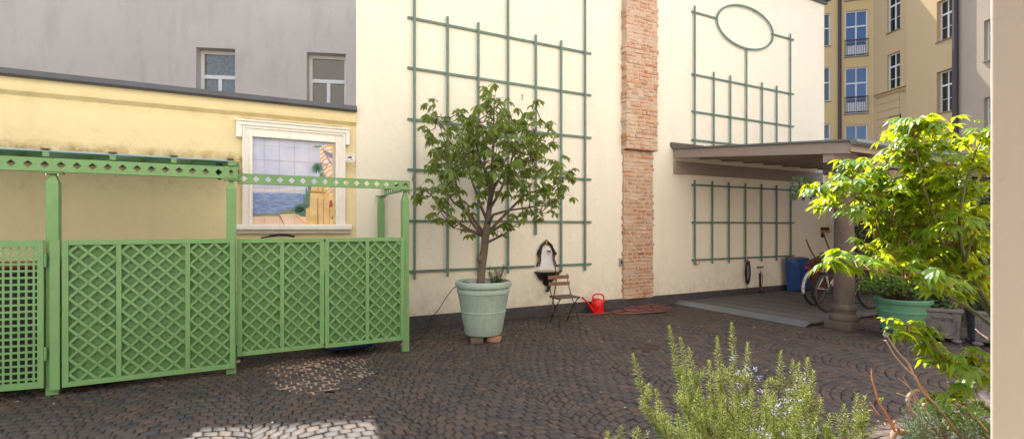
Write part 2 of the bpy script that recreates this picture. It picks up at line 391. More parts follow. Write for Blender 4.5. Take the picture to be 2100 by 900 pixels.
# ================================================================= wall-with-openings helper
def facade(mb, O, U, u0, u1, z0, z1, holes, N, rec=.18):
    us = sorted({u0, u1, *[h[0] for h in holes], *[h[1] for h in holes]}); zs = sorted({z0, z1, *[h[2] for h in holes], *[h[3] for h in holes]})
    us = [u for u in us if u0 <= u <= u1]; zs = [z for z in zs if z0 <= z <= z1]
    P = lambda u, z, n=0: (O.x+U.x*u+N.x*n, O.y+U.y*u+N.y*n, z)
    for i in range(len(us)-1):
        for j in range(len(zs)-1):
            um, zm = (us[i]+us[i+1])/2, (zs[j]+zs[j+1])/2
            if any(h[0] < um < h[1] and h[2] < zm < h[3] for h in holes): continue
            mb.poly([P(us[i],zs[j]), P(us[i+1],zs[j]), P(us[i+1],zs[j+1]), P(us[i],zs[j+1])])
    for a, bb, c, d in holes:
        q = [(a,c),(bb,c),(bb,d),(a,d)]
        for i in range(4):
            p1, p2 = q[i], q[(i+1)%4]
            mb.poly([P(*p1), P(*p1,-rec), P(*p2,-rec), P(*p2)])
def window(parent, O, U, N, h, rec=.18, fw=.06, tran=.66, mull=True, bars=False, sillm=None, curtain=False, name='window'):
    a, bb, c, d = h; n0 = -rec
    def bx(mb, u0, u1, z0, z1, na, nb):
        pts = [Vector((O.x+U.x*u+N.x*n, O.y+U.y*u+N.y*n, z)) for (u, n, z) in ((u0,nb,z0),(u1,nb,z0),(u1,na,z0),(u0,na,z0),(u0,nb,z1),(u1,nb,z1),(u1,na,z1),(u0,na,z1))]
        mb.add(pts, [(0,3,2,1),(4,5,6,7),(0,1,5,4),(1,2,6,5),(2,3,7,6),(3,0,4,7)])
    fr = MB(); zt = c+(d-c)*tran; um = (a+bb)/2
    bx(fr, a, a+fw, c, d, n0, n0+.07); bx(fr, bb-fw, bb, c, d, n0, n0+.07); bx(fr, a+fw, bb-fw, c, c+fw, n0, n0+.068); bx(fr, a+fw, bb-fw, d-fw, d, n0, n0+.068)
    bx(fr, a+fw, bb-fw, zt-fw*.6, zt+fw*.6, n0, n0+.072)
    if mull: bx(fr, um-fw*.55, um+fw*.55, c+fw, zt-fw*.6, n0, n0+.066)
    if mull == 2: bx(fr, um-fw*.35, um+fw*.35, zt+fw*.6, d-fw, n0, n0+.066)
    if bars: bx(fr, a+fw, bb-fw, (c+zt)/2-.012, (c+zt)/2+.012, n0, n0+.06)
    w_ = fr.build(name, m_winw, parent, world=True, fix=True)
    gl = MB(); bx(gl, a+fw*.5, bb-fw*.5, c+fw*.5, d-fw*.5, n0+.02, n0+.035); gl.build('pane', m_cpane if curtain else (m_skypane if name == 'french_window' else m_pane), w_, world=True, fix=True)
    if sillm:
        s_ = MB(); bx(s_, a-.04, bb+.04, c-.04, c-.002, n0+.07, .06); s_.build('sill', sillm, w_, world=True, fix=True)
    return w_
# glass with patterned net curtain right behind it
m_cpane, nt, b = nodes('net_curtain_glass')
v = nt.nodes.new('ShaderNodeTexVoronoi'); v.inputs['Scale'].default_value = 14; gp = nt.nodes.new('ShaderNodeNewGeometry'); nt.links.new(gp.outputs['Position'], v.inputs['Vector'])
nt.links.new(mixc(nt, ramp(nt, v.outputs['Distance'], .3, .5), (.13,.14,.14), (.18,.19,.18)), b.inputs['Base Color']); b.inputs['Roughness'].default_value = .06; b.inputs['Specular IOR Level'].default_value = .8

# ================================================================= tall cream house
XL, XR, HT = 1.42, 13.45, 7.6
th = thing('tall_house', (XL, 0, 0), 'tall cream plastered house wall with an exposed brick strip and dark plinth', 'house')
wl = MB()
wl.prism([(XL,0,0),(XR,0,0),(XR,7,0),(4.2,7,0)], (0,0,HT))
wl.build('wall', m_cream, th, world=True, fix=True)
MB().box(XL, XR-.002, -.022, -.002, 0, .20).build('plinth', m_plinth, th, world=True, bevel=.004)
cp = MB(); cp.prism([(XL-.1,-.12,HT),(XR+.12,-.12,HT),(XR+.12,7.1,HT),(4.1,7.1,HT)], (0,0,.07)); cp.prism([(XL-.05,-.06,HT-.09),(XR+.06,-.06,HT-.09),(XR+.06,-.001,HT-.09),(XL-.05,-.001,HT-.09)], (0,0,.088))
cp.build('coping', m_coping, th, world=True, bevel=.01)
# brick strip
bl = onY(1276, 460).x; br = onY(1337, 460).x; zb = onY(1300, 612).z; zk = onY(1300, 312).z
rb = random.Random(11)
bk = MB()
def rough_brick(mb, x0, x1, y0, y1, z0, z1, j=.006):
    e = min(.014, (z1-z0)*.25)
    ring = lambda y, s: [(x0+s+rb.uniform(-j,j), y+rb.uniform(-j,j), z0+s+rb.uniform(-j,j)*.5), ((x0+x1)/2+rb.uniform(-j,j), y+rb.uniform(-j,j), z0+s*.7), (x1-s+rb.uniform(-j,j), y+rb.uniform(-j,j), z0+s+rb.uniform(-j,j)*.5),
                         (x1-s+rb.uniform(-j,j), y+rb.uniform(-j,j), z1-s+rb.uniform(-j,j)*.5), ((x0+x1)/2+rb.uniform(-j,j), y+rb.uniform(-j,j), z1-s*.7), (x0+s+rb.uniform(-j,j), y+rb.uniform(-j,j), z1-s+rb.uniform(-j,j)*.5)]
    A = ring(y1, 0); B = ring(y0+e, 0); D = ring(y0, e)
    fs = []
    for i in range(6):
        i2 = (i+1) % 6; fs += [(i, i2, 6+i2, 6+i), (6+i, 6+i2, 12+i2, 12+i)]
    fs.append(tuple(12+i for i in range(6)))
    mb.add(A+B+D, fs)
mo = MB()
mo.box(bl+.01, br-.02, -.047, -.001, zb+.01, zk); mo.box(bl-.01, br+.01, -.150, -.001, zk+.05, HT-.1)
z = zb
while z < HT-.12:
    hh = rb.uniform(.066, .088); upper = z > zk
    pr = (.16 if upper else .055); lean = rb.uniform(-.004, .004)
    xl = bl + rb.uniform(-.03, .02) - (.02 if upper else 0); xr = br + rb.uniform(-.045, .03) + (.03 if upper else 0)
    x = xl
    while x < xr-.05:
        ww = rb.choice([.09,.11,.13,.16,.20,.23])*rb.uniform(.9,1.1)
        x2 = min(x+ww, xr)
        if xr-x2 < .05: x2 = xr
        pj = pr + lean + rb.uniform(-.007, .008) - (.05 if upper and rb.random() < .06 else 0)
        rough_brick(bk, x+.006, x2-.007, -pj, -.002, z+.006, z+hh-.007, .006)
        x = x2
    z += hh
mo.build('mortar', m_mortar, th, world=True)
bo = bk.build('brick_strip', m_brick, th, world=True, smooth=True, fix=True); bo['label'] = 'rough exposed salmon brick strip, thicker above'
# return wall under the canopy
tag(MB().box(XR, XR+.25, -7.2, -.001, 0, 2.55).build('yard_wall', m_cream), 'rough cream yard wall behind the stone column under the ivy', 'wall')

# ================================================================= low yellow building and grey house behind
lowz = 3.42
lh = thing('low_building', (-6, 0, 0), 'low yellow plastered outbuilding with a dark metal roof edge, left', 'building')
MB().box(-9, XL-.004, 0, 2.6, 0, lowz-.02).build('wall', m_yellow, lh, world=True)
cv = MB(); cv.prism([(-9,-.001,3.17),(-9,-.05,3.22),(-9,-.05,lowz-.02),(-9,-.001,lowz-.02)], (9+XL-.006,0,0)); cv.build('cornice', m_yellow, lh, world=True, fix=True)
rf = MB(); rf.prism([(-9,-.11,lowz-.05),(-9,-.13,lowz-.03),(-9,-.10,lowz+.04),(-9,2.7,lowz+.5),(-9,2.7,lowz+.0)], (9+XL-.008,0,0)); rf.build('roof', m_coping, lh, world=True, fix=True)
q = onY(0,0).x
rd = MB(); p1, p2 = onY(495, 243, -.03), onY(703, 262, -.03); rd.tube([p1, (p2.x, p1.y, p1.z)], .008, 6)
tag(rd.build('metal_rod', m_bolt), 'thin grey metal rod fixed above the white window frame', 'rod')

GH = 13.98  # unseen roof height, set by where its shadow should end on the cobbles
P0 = CW(-10.1, 13.0); U1 = (CW(.99, .136)-CW(0, 0)).normalized(); N1 = Vector((U1.y, -U1.x, 0))
if N1.dot(CAM-P0) < 0: N1 = -N1
def hit(O, U, px, py):
    d = ray(px, py); # solve CAM + d t = O + U u (xy)
    det = d.x*(-U.y)+d.y*U.x
    bx_, by_ = O.x-CAM.x, O.y-CAM.y
    tt = (bx_*(-U.y)+by_*U.x)/det; p = CAM+d*tt
    return (Vector((p.x-O.x, p.y-O.y, 0)).dot(U), p.z)
def hole(O, U, pl, pr, pt, pb):
    a = hit(O, U, pl, (pt+pb)/2)[0]; bb = hit(O, U, pr, (pt+pb)/2)[0]; pm = (pl+pr)/2
    return (min(a,bb), max(a,bb), hit(O, U, pm, pb)[1], hit(O, U, pm, pt)[1])
gh = thing('grey_house', (P0.x, P0.y, 0), 'grey rendered house rising behind the low yellow roof', 'house')
holes = [hole(P0, U1, 402, 482, 99, 255), hole(P0, U1, 629, 709, 109, 262)]
up1 = [(h[0], h[1], h[2]+3.7, h[3]+3.7) for h in holes]
wb = MB(); ue = 6.4; us_ = 3.55
facade(wb, P0, U1, 0, ue, 0, GH, holes+up1, N1, .34)
bk2 = P0 - N1*5; e2 = P0+U1*ue; bk3 = e2-N1*5
wb.poly([(P0.x,P0.y,GH),(e2.x,e2.y,GH),(bk3.x,bk3.y,GH),(bk2.x,bk2.y,GH)])
m2 = P0+U1*us_; m3 = m2-N1*5
wb.prism([(P0.x,P0.y,GH),(m2.x,m2.y,GH),(m3.x,m3.y,GH),(bk2.x,bk2.y,GH)], (0,0,4))  # unseen raised block, added to shade the cobbles left of the sun patch
U2 = (CW(-.70, -.71)-CW(0, 0)).normalized(); e3 = P0+U2*9
wb.prism([(P0.x,P0.y,0),(e3.x,e3.y,0),(e3.x-3,e3.y+4,0),(bk2.x,bk2.y,0)], (0,0,GH+4))
wb.build('wall', m_grey, gh, world=True)
window(gh, P0, U1, N1, holes[0], .34, .085, .655, True, curtain=True); window(gh, P0, U1, N1, holes[1], .34, .085, .655, True)
for h in up1: window(gh, P0, U1, N1, h, .34, .085, .6, True, sillm=m_taupe)

# ================================================================= ochre houses far right
Q0 = CW(20.5, 28.3); V1 = (CW(-.948, .317)-CW(0,0)).normalized(); V2 = (CW(.098, -1)-CW(0,0)).normalized()
NF1 = Vector((V1.y, -V1.x, 0)); NF1 = NF1 if NF1.dot(CAM-Q0) > 0 else -NF1
NF2 = Vector((V2.y, -V2.x, 0)); NF2 = NF2 if NF2.dot(CAM-Q0) > 0 else -NF2
oh = thing('ochre_house', (Q0.x, Q0.y, 0), 'tall deep yellow apartment house with french windows and black railings', 'apartment house')
fh = [hole(Q0, V1, 1733, 1780, t_, b_) for t_, b_ in ((22,116),(138,233),(256,352),(-94,0))]
nh = [hole(Q0, V1, 1687, 1703, t_, b_) for t_, b_ in ((28,95),(138,208),(254,322))]
ow = MB(); facade(ow, Q0, V1, 0, 11, 0, 18.3, fh+nh, NF1, .15)
e = Q0+V1*11; ow.prism([(Q0.x,Q0.y,0),(e.x,e.y,0),(e.x-NF1.x*8,e.y-NF1.y*8,0),(Q0.x-NF1.x*8+V2.x*0,Q0.y-NF1.y*8,0)][::1], (0,0,.01))
ow.prism([(Q0.x-NF1.x*.3,Q0.y-NF1.y*.3,0),(e.x-NF1.x*.3,e.y-NF1.y*.3,0),(e.x-NF1.x*8,e.y-NF1.y*8,0),(Q0.x-NF1.x*8,Q0.y-NF1.y*8,0)], (0,0,18.3))
ow.build('wall', m_ochre, oh, world=True)
ms_sill = M('tin_sill', (.2,.17,.14), .5, .1, 5)
for h in fh:
    w_ = window(oh, Q0, V1, NF1, h, .15, .07, .66, 2, bars=True, sillm=ms_sill, name='french_window')
    rl = MB(); zt = h[2]+(h[3]-h[2])*.36
    P = lambda u, z, n: Vector((Q0.x+V1.x*u+NF1.x*n, Q0.y+V1.y*u+NF1.y*n, z))
    rl.tube([P(h[0]-.03, zt, .03), P(h[1]+.03, zt, .03)], .028, 6); rl.tube([P(h[0]-.03, h[2]+.1, .03), P(h[1]+.03, h[2]+.1, .03)], .018, 6)
    for i in range(11): u = h[0]+(h[1]-h[0])*i/10; rl.tube([P(u, h[2]+.02, .03), P(u, zt, .03)], .012, 5)
    rl.build('railing', m_rail, w_, world=True)
    lp = MB(); a_, b_ = h[0]+.1, h[1]-.1
    lp.prism([P(a_, h[2]+.12, -.112), P(b_, h[2]+.12, -.112), P(b_, h[2]+(h[3]-h[2])*.25, -.112), P(a_, h[2]+(h[3]-h[2])*.25, -.112)], NF1*.02)
    lp.build('lower_panel', m_winw, w_, world=True, fix=True)
for h in nh: window(oh, Q0, V1, NF1, h, .15, .06, .55, False, sillm=ms_sill)
dp = MB(); u = hit(Q0, V1, 1721, 200)[0]; p = Q0+V1*u+NF1*.12; dp.tube([(p.x,p.y,0),(p.x,p.y,19.3)], .09, 8)
dp.build('downpipe', m_rail, oh, world=True)

t1 = thing('tan_house', (Q0.x+V2.x, Q0.y+V2.y, 0), 'tan corner house with moulded cornice and white casement windows', 'apartment house')
def uat(px): return hit(Q0, V2, px, 200)[0]
u_c, u_d = uat(1866), hit(Q0+NF2*.22, V2, 1962, 200)[0]
h2 = [hole(Q0, V2, 1819, 1846, -18, 64), hole(Q0, V2, 1819, 1846, 109, 186), hole(Q0, V2, 1822, 1848, 236, 300)]
tw = MB(); facade(tw, Q0, V2, 0.002, u_c, 0, 18.3, h2, NF2, .2)
Q1 = Q0+NF2*.22
h3 = [hole(Q1, V2, 1921, 1953, -2, 82), hole(Q1, V2, 1921, 1954, 144, 230)]
facade(tw, Q1, V2, u_c, u_d, 0, 18.3, h3, NF2, .28)
pa = Q0+V2*u_c; pb = Q1+V2*u_c; tw.poly([(pa.x,pa.y,0),(pb.x,pb.y,0),(pb.x,pb.y,18.3),(pa.x,pa.y,18.3)])
tw.build('wall', m_tan, t1, world=True)
for h in h2: window(t1, Q0, V2, NF2, h, .2, .07, .66, 2, bars=True, sillm=ms_sill)
for h in h3: window(t1, Q1, V2, NF2, h, .28, .07, .66, 2, bars=True, sillm=ms_sill)
zc = hit(Q0, V2, 1820, 190)[1]
co = MB(); prof = [(0,-.25),(.12,-.12),(.12,-.05),(.25,0),(.25,.05),(0,.1)]
co.prism([Vector((Q0.x+V2.x*.3+NF2.x*n, Q0.y+V2.y*.3+NF2.y*n, zc+z_)) for n, z_ in prof], V2*(u_c-.32)); co.build('cornice', m_tan, t1, world=True, fix=True)
gv = MB()
for i in range(6):
    z_ = zc-.55-i*.42; gv.prism([Vector((Q0.x+V2.x*.3+NF2.x*n, Q0.y+V2.y*.3+NF2.y*n, z_+zz)) for n, zz in ((.002,0),(.03,.01),(.03,.37),(.002,.38))], V2*(u_c-.9))
gv.build('rusticated_band', m_tan, t1, world=True, fix=True)
dp = MB(); p = Q0+V2*(u_d+.02)+NF2*.32; dp.tube([(p.x,p.y,0),(p.x,p.y,19.3)], .12, 8); dp.build('downpipe', m_rail, t1, world=True)

t2 = thing('taupe_house', (Q0.x+V2.x*(u_d+1), Q0.y+V2.y*(u_d+1), 0), 'taupe rough rendered house beside the thick black downpipe', 'apartment house')
h4 = [hole(Q1, V2, 2018, 2048, 38, 122), hole(Q1, V2, 2018, 2048, 198, 275)]
tw = MB(); facade(tw, Q1, V2, u_d+.002, u_d+7, 0, 16, h4, NF2, .25); tw.build('wall', m_taupe, t2, world=True)
for h in h4: window(t2, Q1, V2, NF2, h, .25, .07, .66, 2, sillm=m_strip)

# ================================================================= house we look out of (doorway jamb at the right edge)
xj, yj = 1.9, CAM.y + .4415*(1.9/1.313)
rh = thing('rear_house', (xj, yj, 0), 'cream plastered door jamb filling the right edge, close up', 'house')
jm = MB(); r_ = .012
prof = [(14, yj)] + [(xj+r_-r_*math.sin(a), yj-r_+r_*math.cos(a)) for a in [R(i*15) for i in range(7)]] + [(xj, -9.6), (14, -9.6)]
jm.prism([(x, y, 0) for x, y in prof], (0,0,3.0)); jm.build('door_jamb', m_jamb, rh, world=True, smooth=True, fix=True)
rw = MB(); rw.box(-9, -1.3, -9.6, yj, 0, 3.0); rw.box(-9, 14, -9.6, yj, 3.002, 13); rw.box(-9, 14, -10.2, -9.602, 0, 13); rw.box(-1.298, xj-.002, -9.6, -7.3, -.02, .01)
rw.build('wall', m_cream, rh, world=True)

# ================================================================= trellises
def zrail(px, py): return onY(px, py, 0).z
gapx = (4.62, 5.0)
tr = thing('wall_trellis', (onY(850, 460).x, 0, .5), 'large blue green wooden trellis on cream wall behind the potted tree', 'trellis')
X1, X2 = onY(835, 460).x, onY(1211, 460).x
rails = [zrail(835, 37), zrail(835, 140), zrail(835, 245), zrail(835, 348), zrail(835, 453)]
for z in rails: MB().box(X1, X2, -.035, -.012, z-.02, z+.02).build('rail', m_verdi, tr, world=True, bevel=.003)
zl = zrail(850, 556)
MB().box(X1, onY(1094, 545).x, -.035, -.012, zl-.02, zl+.02).build('rail', m_verdi, tr, world=True, bevel=.003)
MB().box(onY(1143, 545).x, X2, -.035, -.012, zl-.02, zl+.02).build('rail', m_verdi, tr, world=True, bevel=.003)
for px, top, bot in ((850,None,572),(918,37,567),(981,49,563),(1042,None,560),(1099,74,482),(1151,86,556),(1200,None,554)):
    x = onY(px, 460, -.045).x; z1 = 6.9 if top is None else zrail(px, top); z0 = zrail(px, bot)
    MB().box(x-.02, x+.02, -.058, -.036, z0, z1).build('upright', m_verdi, tr, world=True, bevel=.003)
tr = thing('wall_trellis', (onY(1425, 300).x, 0, 3.2), 'blue green trellis topped by an oval ring, above the canopy roof', 'trellis')
X1, X2 = onY(1417, 460).x, onY(1626, 460).x
oc = onY(1529, 55, -.05); ol, orr = onY(1471, 55, -.05).x, onY(1586, 55, -.05).x; ocx = (ol+orr)/2; orx = (orr-ol)/2
orz = (onY(1529, 9, -.05).z-onY(1529, 101, -.05).z)/2*.93
ocz = (onY(1529,9,-.05).z+onY(1529,101,-.05).z)/2-.02
for py in (153, 229, 287):
    z = zrail(1417, py); MB().box(X1, X2, -.035, -.012, z-.02, z+.02).build('rail', m_verdi, tr, world=True, bevel=.003)
z = zrail(1417, 25)
MB().box(X1, ol, -.035, -.012, z-.02, z+.02).build('rail', m_verdi, tr, world=True, bevel=.003)
MB().box(orr-.02, X2, -.035, -.012, z-.02, z+.02).build('rail', m_verdi, tr, world=True, bevel=.003)
rg = MB(); n = 56
pr = [[(ocx+(orx+e)*math.cos(2*math.pi*i/n), y, ocz+(orz+e)*math.sin(2*math.pi*i/n)) for i in range(n)] for e, y in ((-.02,-.036),(.02,-.036),(.02,-.058),(-.02,-.058))]
vs = sum(pr, []); fs = []
for k in range(4):
    for i in range(n): fs.append((k*n+i, k*n+(i+1)%n, ((k+1)%4)*n+(i+1)%n, ((k+1)%4)*n+i))
rg.add(vs, fs); rg.build('oval_ring', m_verdi, tr, world=True, fix=True)
for px, top, bot in ((1425,15,298),(1464,150,303),(1498,157,305),(1531,None,305),(1563,171,305),(1593,178,305),(1621,72,305)):
    x = onY(px, 460, -.045).x; z1 = ocz-orz if top is None else zrail(px, top)
    z0 = zrail(1425, 300) if px == 1425 else zrail(1464, 303)
    MB().box(x-.02, x+.02, -.058, -.036, z0, z1).build('upright', m_verdi, tr, world=True, bevel=.003)
tr = thing('wall_trellis', (onY(1425, 300).x, 0, .8), 'low blue green trellis on the wall under the lean-to canopy', 'trellis')
for py in (379, 456, 533):
    z = zrail(1418, py); MB().box(X1, X2+.02, -.035, -.012, z-.02, z+.02).build('rail', m_verdi, tr, world=True, bevel=.003)
for i, px in enumerate((1425, 1461, 1495, 1529, 1562, 1593, 1622)):
    x = onY(px, 460, -.045).x; z1 = zrail(1425, 370); z0 = zrail(1425, 542)
    MB().box(x-.02, x+.02, -.058, -.036, z0, z1).build('upright', m_verdi, tr, world=True, bevel=.003)

# ================================================================= painted tile picture in white window frame
tp = thing('tile_picture', (onY(600, 470).x, 0, 1.6), 'painted tile picture of a seaside terrace in a white window moulding', 'tile picture')
xa, xb = onY(518, 460).x, onY(687, 460).x; za = onY(518, 460, -.02).z; zt = onY(518, 281, -.02).z
xo0, xo1 = onY(497, 460).x, onY(707, 460).x; zo = onY(497, 258).z
fr = MB()
fr.box(xo0, xa, -.05, -.001, za, zo); fr.box(xb, xo1, -.05, -.001, za, zo); fr.box(xa, xb, -.05, -.001, zt, zo)
fr.box(xa-.045, xa-.0, -.068, -.051, za, zt+.045); fr.box(xb, xb+.045, -.068, -.051, za, zt+.045); fr.box(xa, xb, -.068, -.051, zt, zt+.045)
fr.box(xo0, xo0+.035, -.068, -.051, za, zo); fr.box(xo1-.035, xo1, -.068, -.051, za, zo); fr.box(xo0+.035, xo1-.035, -.068, -.051, zo-.035, zo)
fr.build('frame', m_white, tp, world=True, bevel=.004)
ln = MB(); ln.box(xo0-.075, xo1+.06, -.085, -.001, zo, zo+.075); ln.box(xo0-.075, xo0-.002, -.085, -.001, zo-.17, zo-.001); ln.box(xo1+.002, xo1+.06, -.085, -.001, zo-.17, zo-.001); ln.box(xo0-.09, xo1+.075, -.105, -.002, zo+.052, zo+.08)
ln.build('lintel', m_white, tp, world=True, bevel=.005)
sb = MB(); s1 = za
sb.prism([(xo0-.08,-.001,s1-.13),(xo0-.08,-.06,s1-.13),(xo0-.08,-.075,s1-.10),(xo0-.08,-.10,s1-.075),(xo0-.08,-.12,s1-.07),(xo0-.08,-.12,s1-.02),(xo0-.08,-.11,s1-.001),(xo0-.08,-.001,s1-.001)], (xo1-xo0+.16,0,0))
sb.build('sill', m_white, tp, world=True, fix=True, bevel=.002)
def flat(name, col, col2=None, sc_=6, thr=(.35,.65), sc3=None):
    m, nt, b = nodes(name); nt.links.new(mixc(nt, ramp(nt, noise(nt, sc_, 5, .6, sc3=sc3), *thr), col, col2 or col), b.inputs['Base Color']); b.inputs['Roughness'].default_value = .35; return m
pm = [flat('painted_sky', (.42,.48,.72), (.60,.60,.74), 2.2), flat('painted_sea', (.13,.22,.50), (.28,.36,.62), 9, (.4,.6), (1,1,4)), flat('painted_pink', (.72,.48,.38), (.80,.60,.48), 3),
      flat('painted_ochre', (.66,.42,.16), (.78,.58,.28), 5), flat('painted_leaf', (.04,.13,.10), (.10,.25,.17), 12), flat('painted_orange', (.85,.42,.08), (.8,.36,.05)), flat('painted_cream', (.78,.72,.70), (.70,.66,.72)),
      flat('painted_violet', (.22,.18,.35), (.3,.25,.45)), flat('painted_hill', (.17,.21,.09), (.26,.30,.12), 8), flat('painted_brown', (.34,.16,.06)), flat('painted_red', (.38,.05,.04))]
pic = MB()
def lay(pts, mi, lv):
    pic.mi = mi; y = -.004-.0006*lv; p = [onY(px, py, y) for px, py in pts]
    p = [Vector((min(max(v.x, xa), xb), v.y, min(max(v.z, za), zt))) for v in p]; pic.poly(p)
# picture pixels below follow the photograph
pic.mi = 0; pic.poly([(xa,-.003,za),(xb,-.003,za),(xb,-.003,zt),(xa,-.003,zt)])
def Z(x, y): return (460+x/3.0, 220+y/3.0)
lay([Z(170,525),Z(560,532),Z(560,700),Z(170,700)], 1, 1)
lay([Z(170,500),Z(560,500),Z(560,508),Z(400,515),Z(300,520),Z(170,512)], 6, 2)
lay([Z(170,660),Z(230,655),Z(330,655),Z(380,632),Z(420,625),Z(440,640),Z(440,700),Z(170,700)], 8, 2)
lay([Z(170,672),Z(250,669),Z(340,668),Z(345,658),Z(430,656),Z(500,672),Z(530,680),Z(530,735),Z(170,735)], 2, 3)
def spiky(cx, cy, r, n, a0, a1, mi, lv, wd=5):
    rr = random.Random(int(cx))
    for i in range(n):
        a = R(a0+(a1-a0)*i/(n-1)); L = r*rr.uniform(.75,1.05)
        ex, ey = cx+math.cos(a)*L, cy-math.sin(a)*L*.95
        nx, ny = -math.sin(a)*wd/2, -math.cos(a)*wd/2
        mx_, my_ = cx+math.cos(a)*L*.5, cy-math.sin(a)*L*.5-4
        lay([Z(cx-nx,cy-ny),Z(mx_-nx,my_-ny),Z(ex,ey),Z(mx_+nx,my_+ny),Z(cx+nx,cy+ny)], mi, lv)
lay([Z(485,545),Z(492,530),Z(500,590),Z(500,640),Z(485,640)], 4, 4); lay([Z(500,500),Z(507,490),Z(515,530),Z(518,620),Z(500,620)], 4, 4); lay([Z(516,490),Z(530,470),Z(535,520),Z(535,610),Z(514,610)], 4, 4)
lay([Z(435,650),Z(430,620),Z(455,595),Z(490,600),Z(512,640),Z(500,675),Z(465,668)], 4, 4)
spiky(465, 645, 62, 17, 20, 175, 4, 5, 9)
lay([Z(525,735),Z(525,640),Z(530,510),Z(600,500),Z(690,520),Z(690,735)], 3, 5)
lay([Z(500,680),Z(503,622),Z(528,615),Z(530,735),Z(500,735)], 3, 6)
lay([Z(522,515),Z(620,520),Z(622,530),Z(522,527)], 9, 7)
lay([Z(572,560),Z(578,555),Z(578,720),Z(572,720)], 9, 7); lay([Z(610,560),Z(613,560),Z(613,720),Z(610,720)], 9, 7); lay([Z(645,600),Z(648,600),Z(648,720),Z(645,720)], 9, 7)
lay([Z(535,515),Z(540,492),Z(560,487),Z(590,488),Z(620,487),Z(626,505),Z(615,522)], 3, 8)
lay([Z(570,515),Z(578,495),Z(583,495),Z(576,517)], 9, 9); lay([Z(600,517),Z(605,495),Z(609,495),Z(605,518)], 9, 9)
lay([Z(585,425),Z(590,408),Z(605,400),Z(618,408),Z(622,430)], 4, 9)
spiky(574, 378, 52, 22, -75, 255, 4, 9, 6)
cur = [(588,238),(625,230),(665,232),(668,300),(668,420),(664,500),(666,540),(645,543),(635,525),(624,515),(622,440),(630,418),(612,395),(605,370),(603,350),(595,330),(586,290)]
lay([Z(*p) for p in cur], 6, 10)
for i in range(12):                     # stripes of the painted curtain
    y0 = 240+i*25; lx = 590 if y0 < 320 else (606 if y0 < 400 else 625)
    lay([Z(lx,y0+22),Z(lx+20,y0+8),Z(lx+42,y0-6),Z(664,y0-8),Z(664,y0),Z(lx+44,y0+4),Z(lx+22,y0+18),Z(lx,y0+34)], 5, 11)
lay([Z(596,246),Z(610,262),Z(664,285),Z(666,312),Z(640,306),Z(614,280)], 7, 12); lay([Z(615,280),Z(622,280),Z(664,350),Z(664,360),Z(640,330)], 7, 12)
lay([Z(600,345),Z(640,352),Z(620,385),Z(612,390),Z(630,356),Z(600,350)], 7, 12)
lay([Z(655,220),Z(676,220),Z(676,280),Z(670,300),Z(678,500),Z(672,735),Z(662,735),Z(668,500),Z(660,280)], 3, 12)
lay([Z(556,238),Z(600,238),Z(600,246),Z(556,247)], 4, 13); lay([Z(540,243),Z(548,237),Z(558,243),Z(548,251)], 5, 13)
lay([Z(648,575),Z(662,570),Z(668,610),Z(645,618)], 10, 13); lay([Z(660,670),Z(668,665),Z(668,690),Z(660,690)], 10, 13)
lay([Z(335,668),Z(340,660),Z(372,724),Z(366,724)], 9, 8); lay([Z(437,668),Z(441,662),Z(505,722),Z(498,722)], 5, 8)
pic.build('picture', pm, tp, world=True)
gr = MB()
for px in (484-2+60, 573, 604, 634, 663):
    x = onY(px, 400).x; gr.box(x-.0018, x+.0018, -.0135, -.0130, za, zt)
for py in (299, 328, 357, 387, 415, 443):
    z = onY(541, py).z; gr.box(xa, xb, -.0135, -.0131, z-.0018, z+.0018)
gr.build('tile_joints', flat('tile_joint', (.42,.34,.36)), tp, world=True)

# warning sign
sgx0, sgx1 = onY(708, 320).x, onY(727, 320).x; sz0, sz1 = onY(717, 333).z, onY(717, 315).z
sg = thing('camera_sign', ((sgx0+sgx1)/2, 0, sz0), 'small square white video surveillance sign beside the white window moulding', 'sign')
MB().box(sgx0, sgx1, -.008, -.002, sz0, sz1).build('plate', m_winw, sg, world=True, bevel=.001)
ink = flat('grey_ink', (.10,.10,.11)); ik = MB(); sw, sh = sgx1-sgx0, sz1-sz0; I = lambda a, b_: (sgx0+sw*a, -.0092, sz0+sh*b_)
ik.poly([I(.22,.60),I(.62,.72),I(.72,.60),I(.70,.50),I(.32,.42),I(.20,.52)]); ik.poly([I(.50,.46),I(.60,.36),I(.66,.40),I(.58,.50)]); ik.poly([I(.62,.40),I(.74,.36),I(.80,.22),I(.66,.26)])
for k in range(2): ik.poly([I(.15,.82+.07*k),I(.85,.82+.07*k),I(.85,.845+.07*k),I(.15,.845+.07*k)])
ik.build('camera_symbol', ink, sg, world=True)
tc = bpy.data.curves.new('lettering', 'FONT'); tc.body = 'VIDEOÜBERWACHUNG'; tc.size = .016; tc.align_x = 'CENTER'
tq = bpy.data.objects.new('lettering_curve', tc); C.objects.link(tq); bpy.context.view_layer.update()
lm = bpy.data.meshes.new_from_object(tq.evaluated_get(bpy.context.evaluated_depsgraph_get())); bpy.data.objects.remove(tq)
to = bpy.data.objects.new('lettering', lm); C.objects.link(to); to.parent = sg; to.rotation_euler = (R(90),0,0); to.location = (0, -.0095, sh*.08); lm.materials.clear(); lm.materials.append(ink)
del q

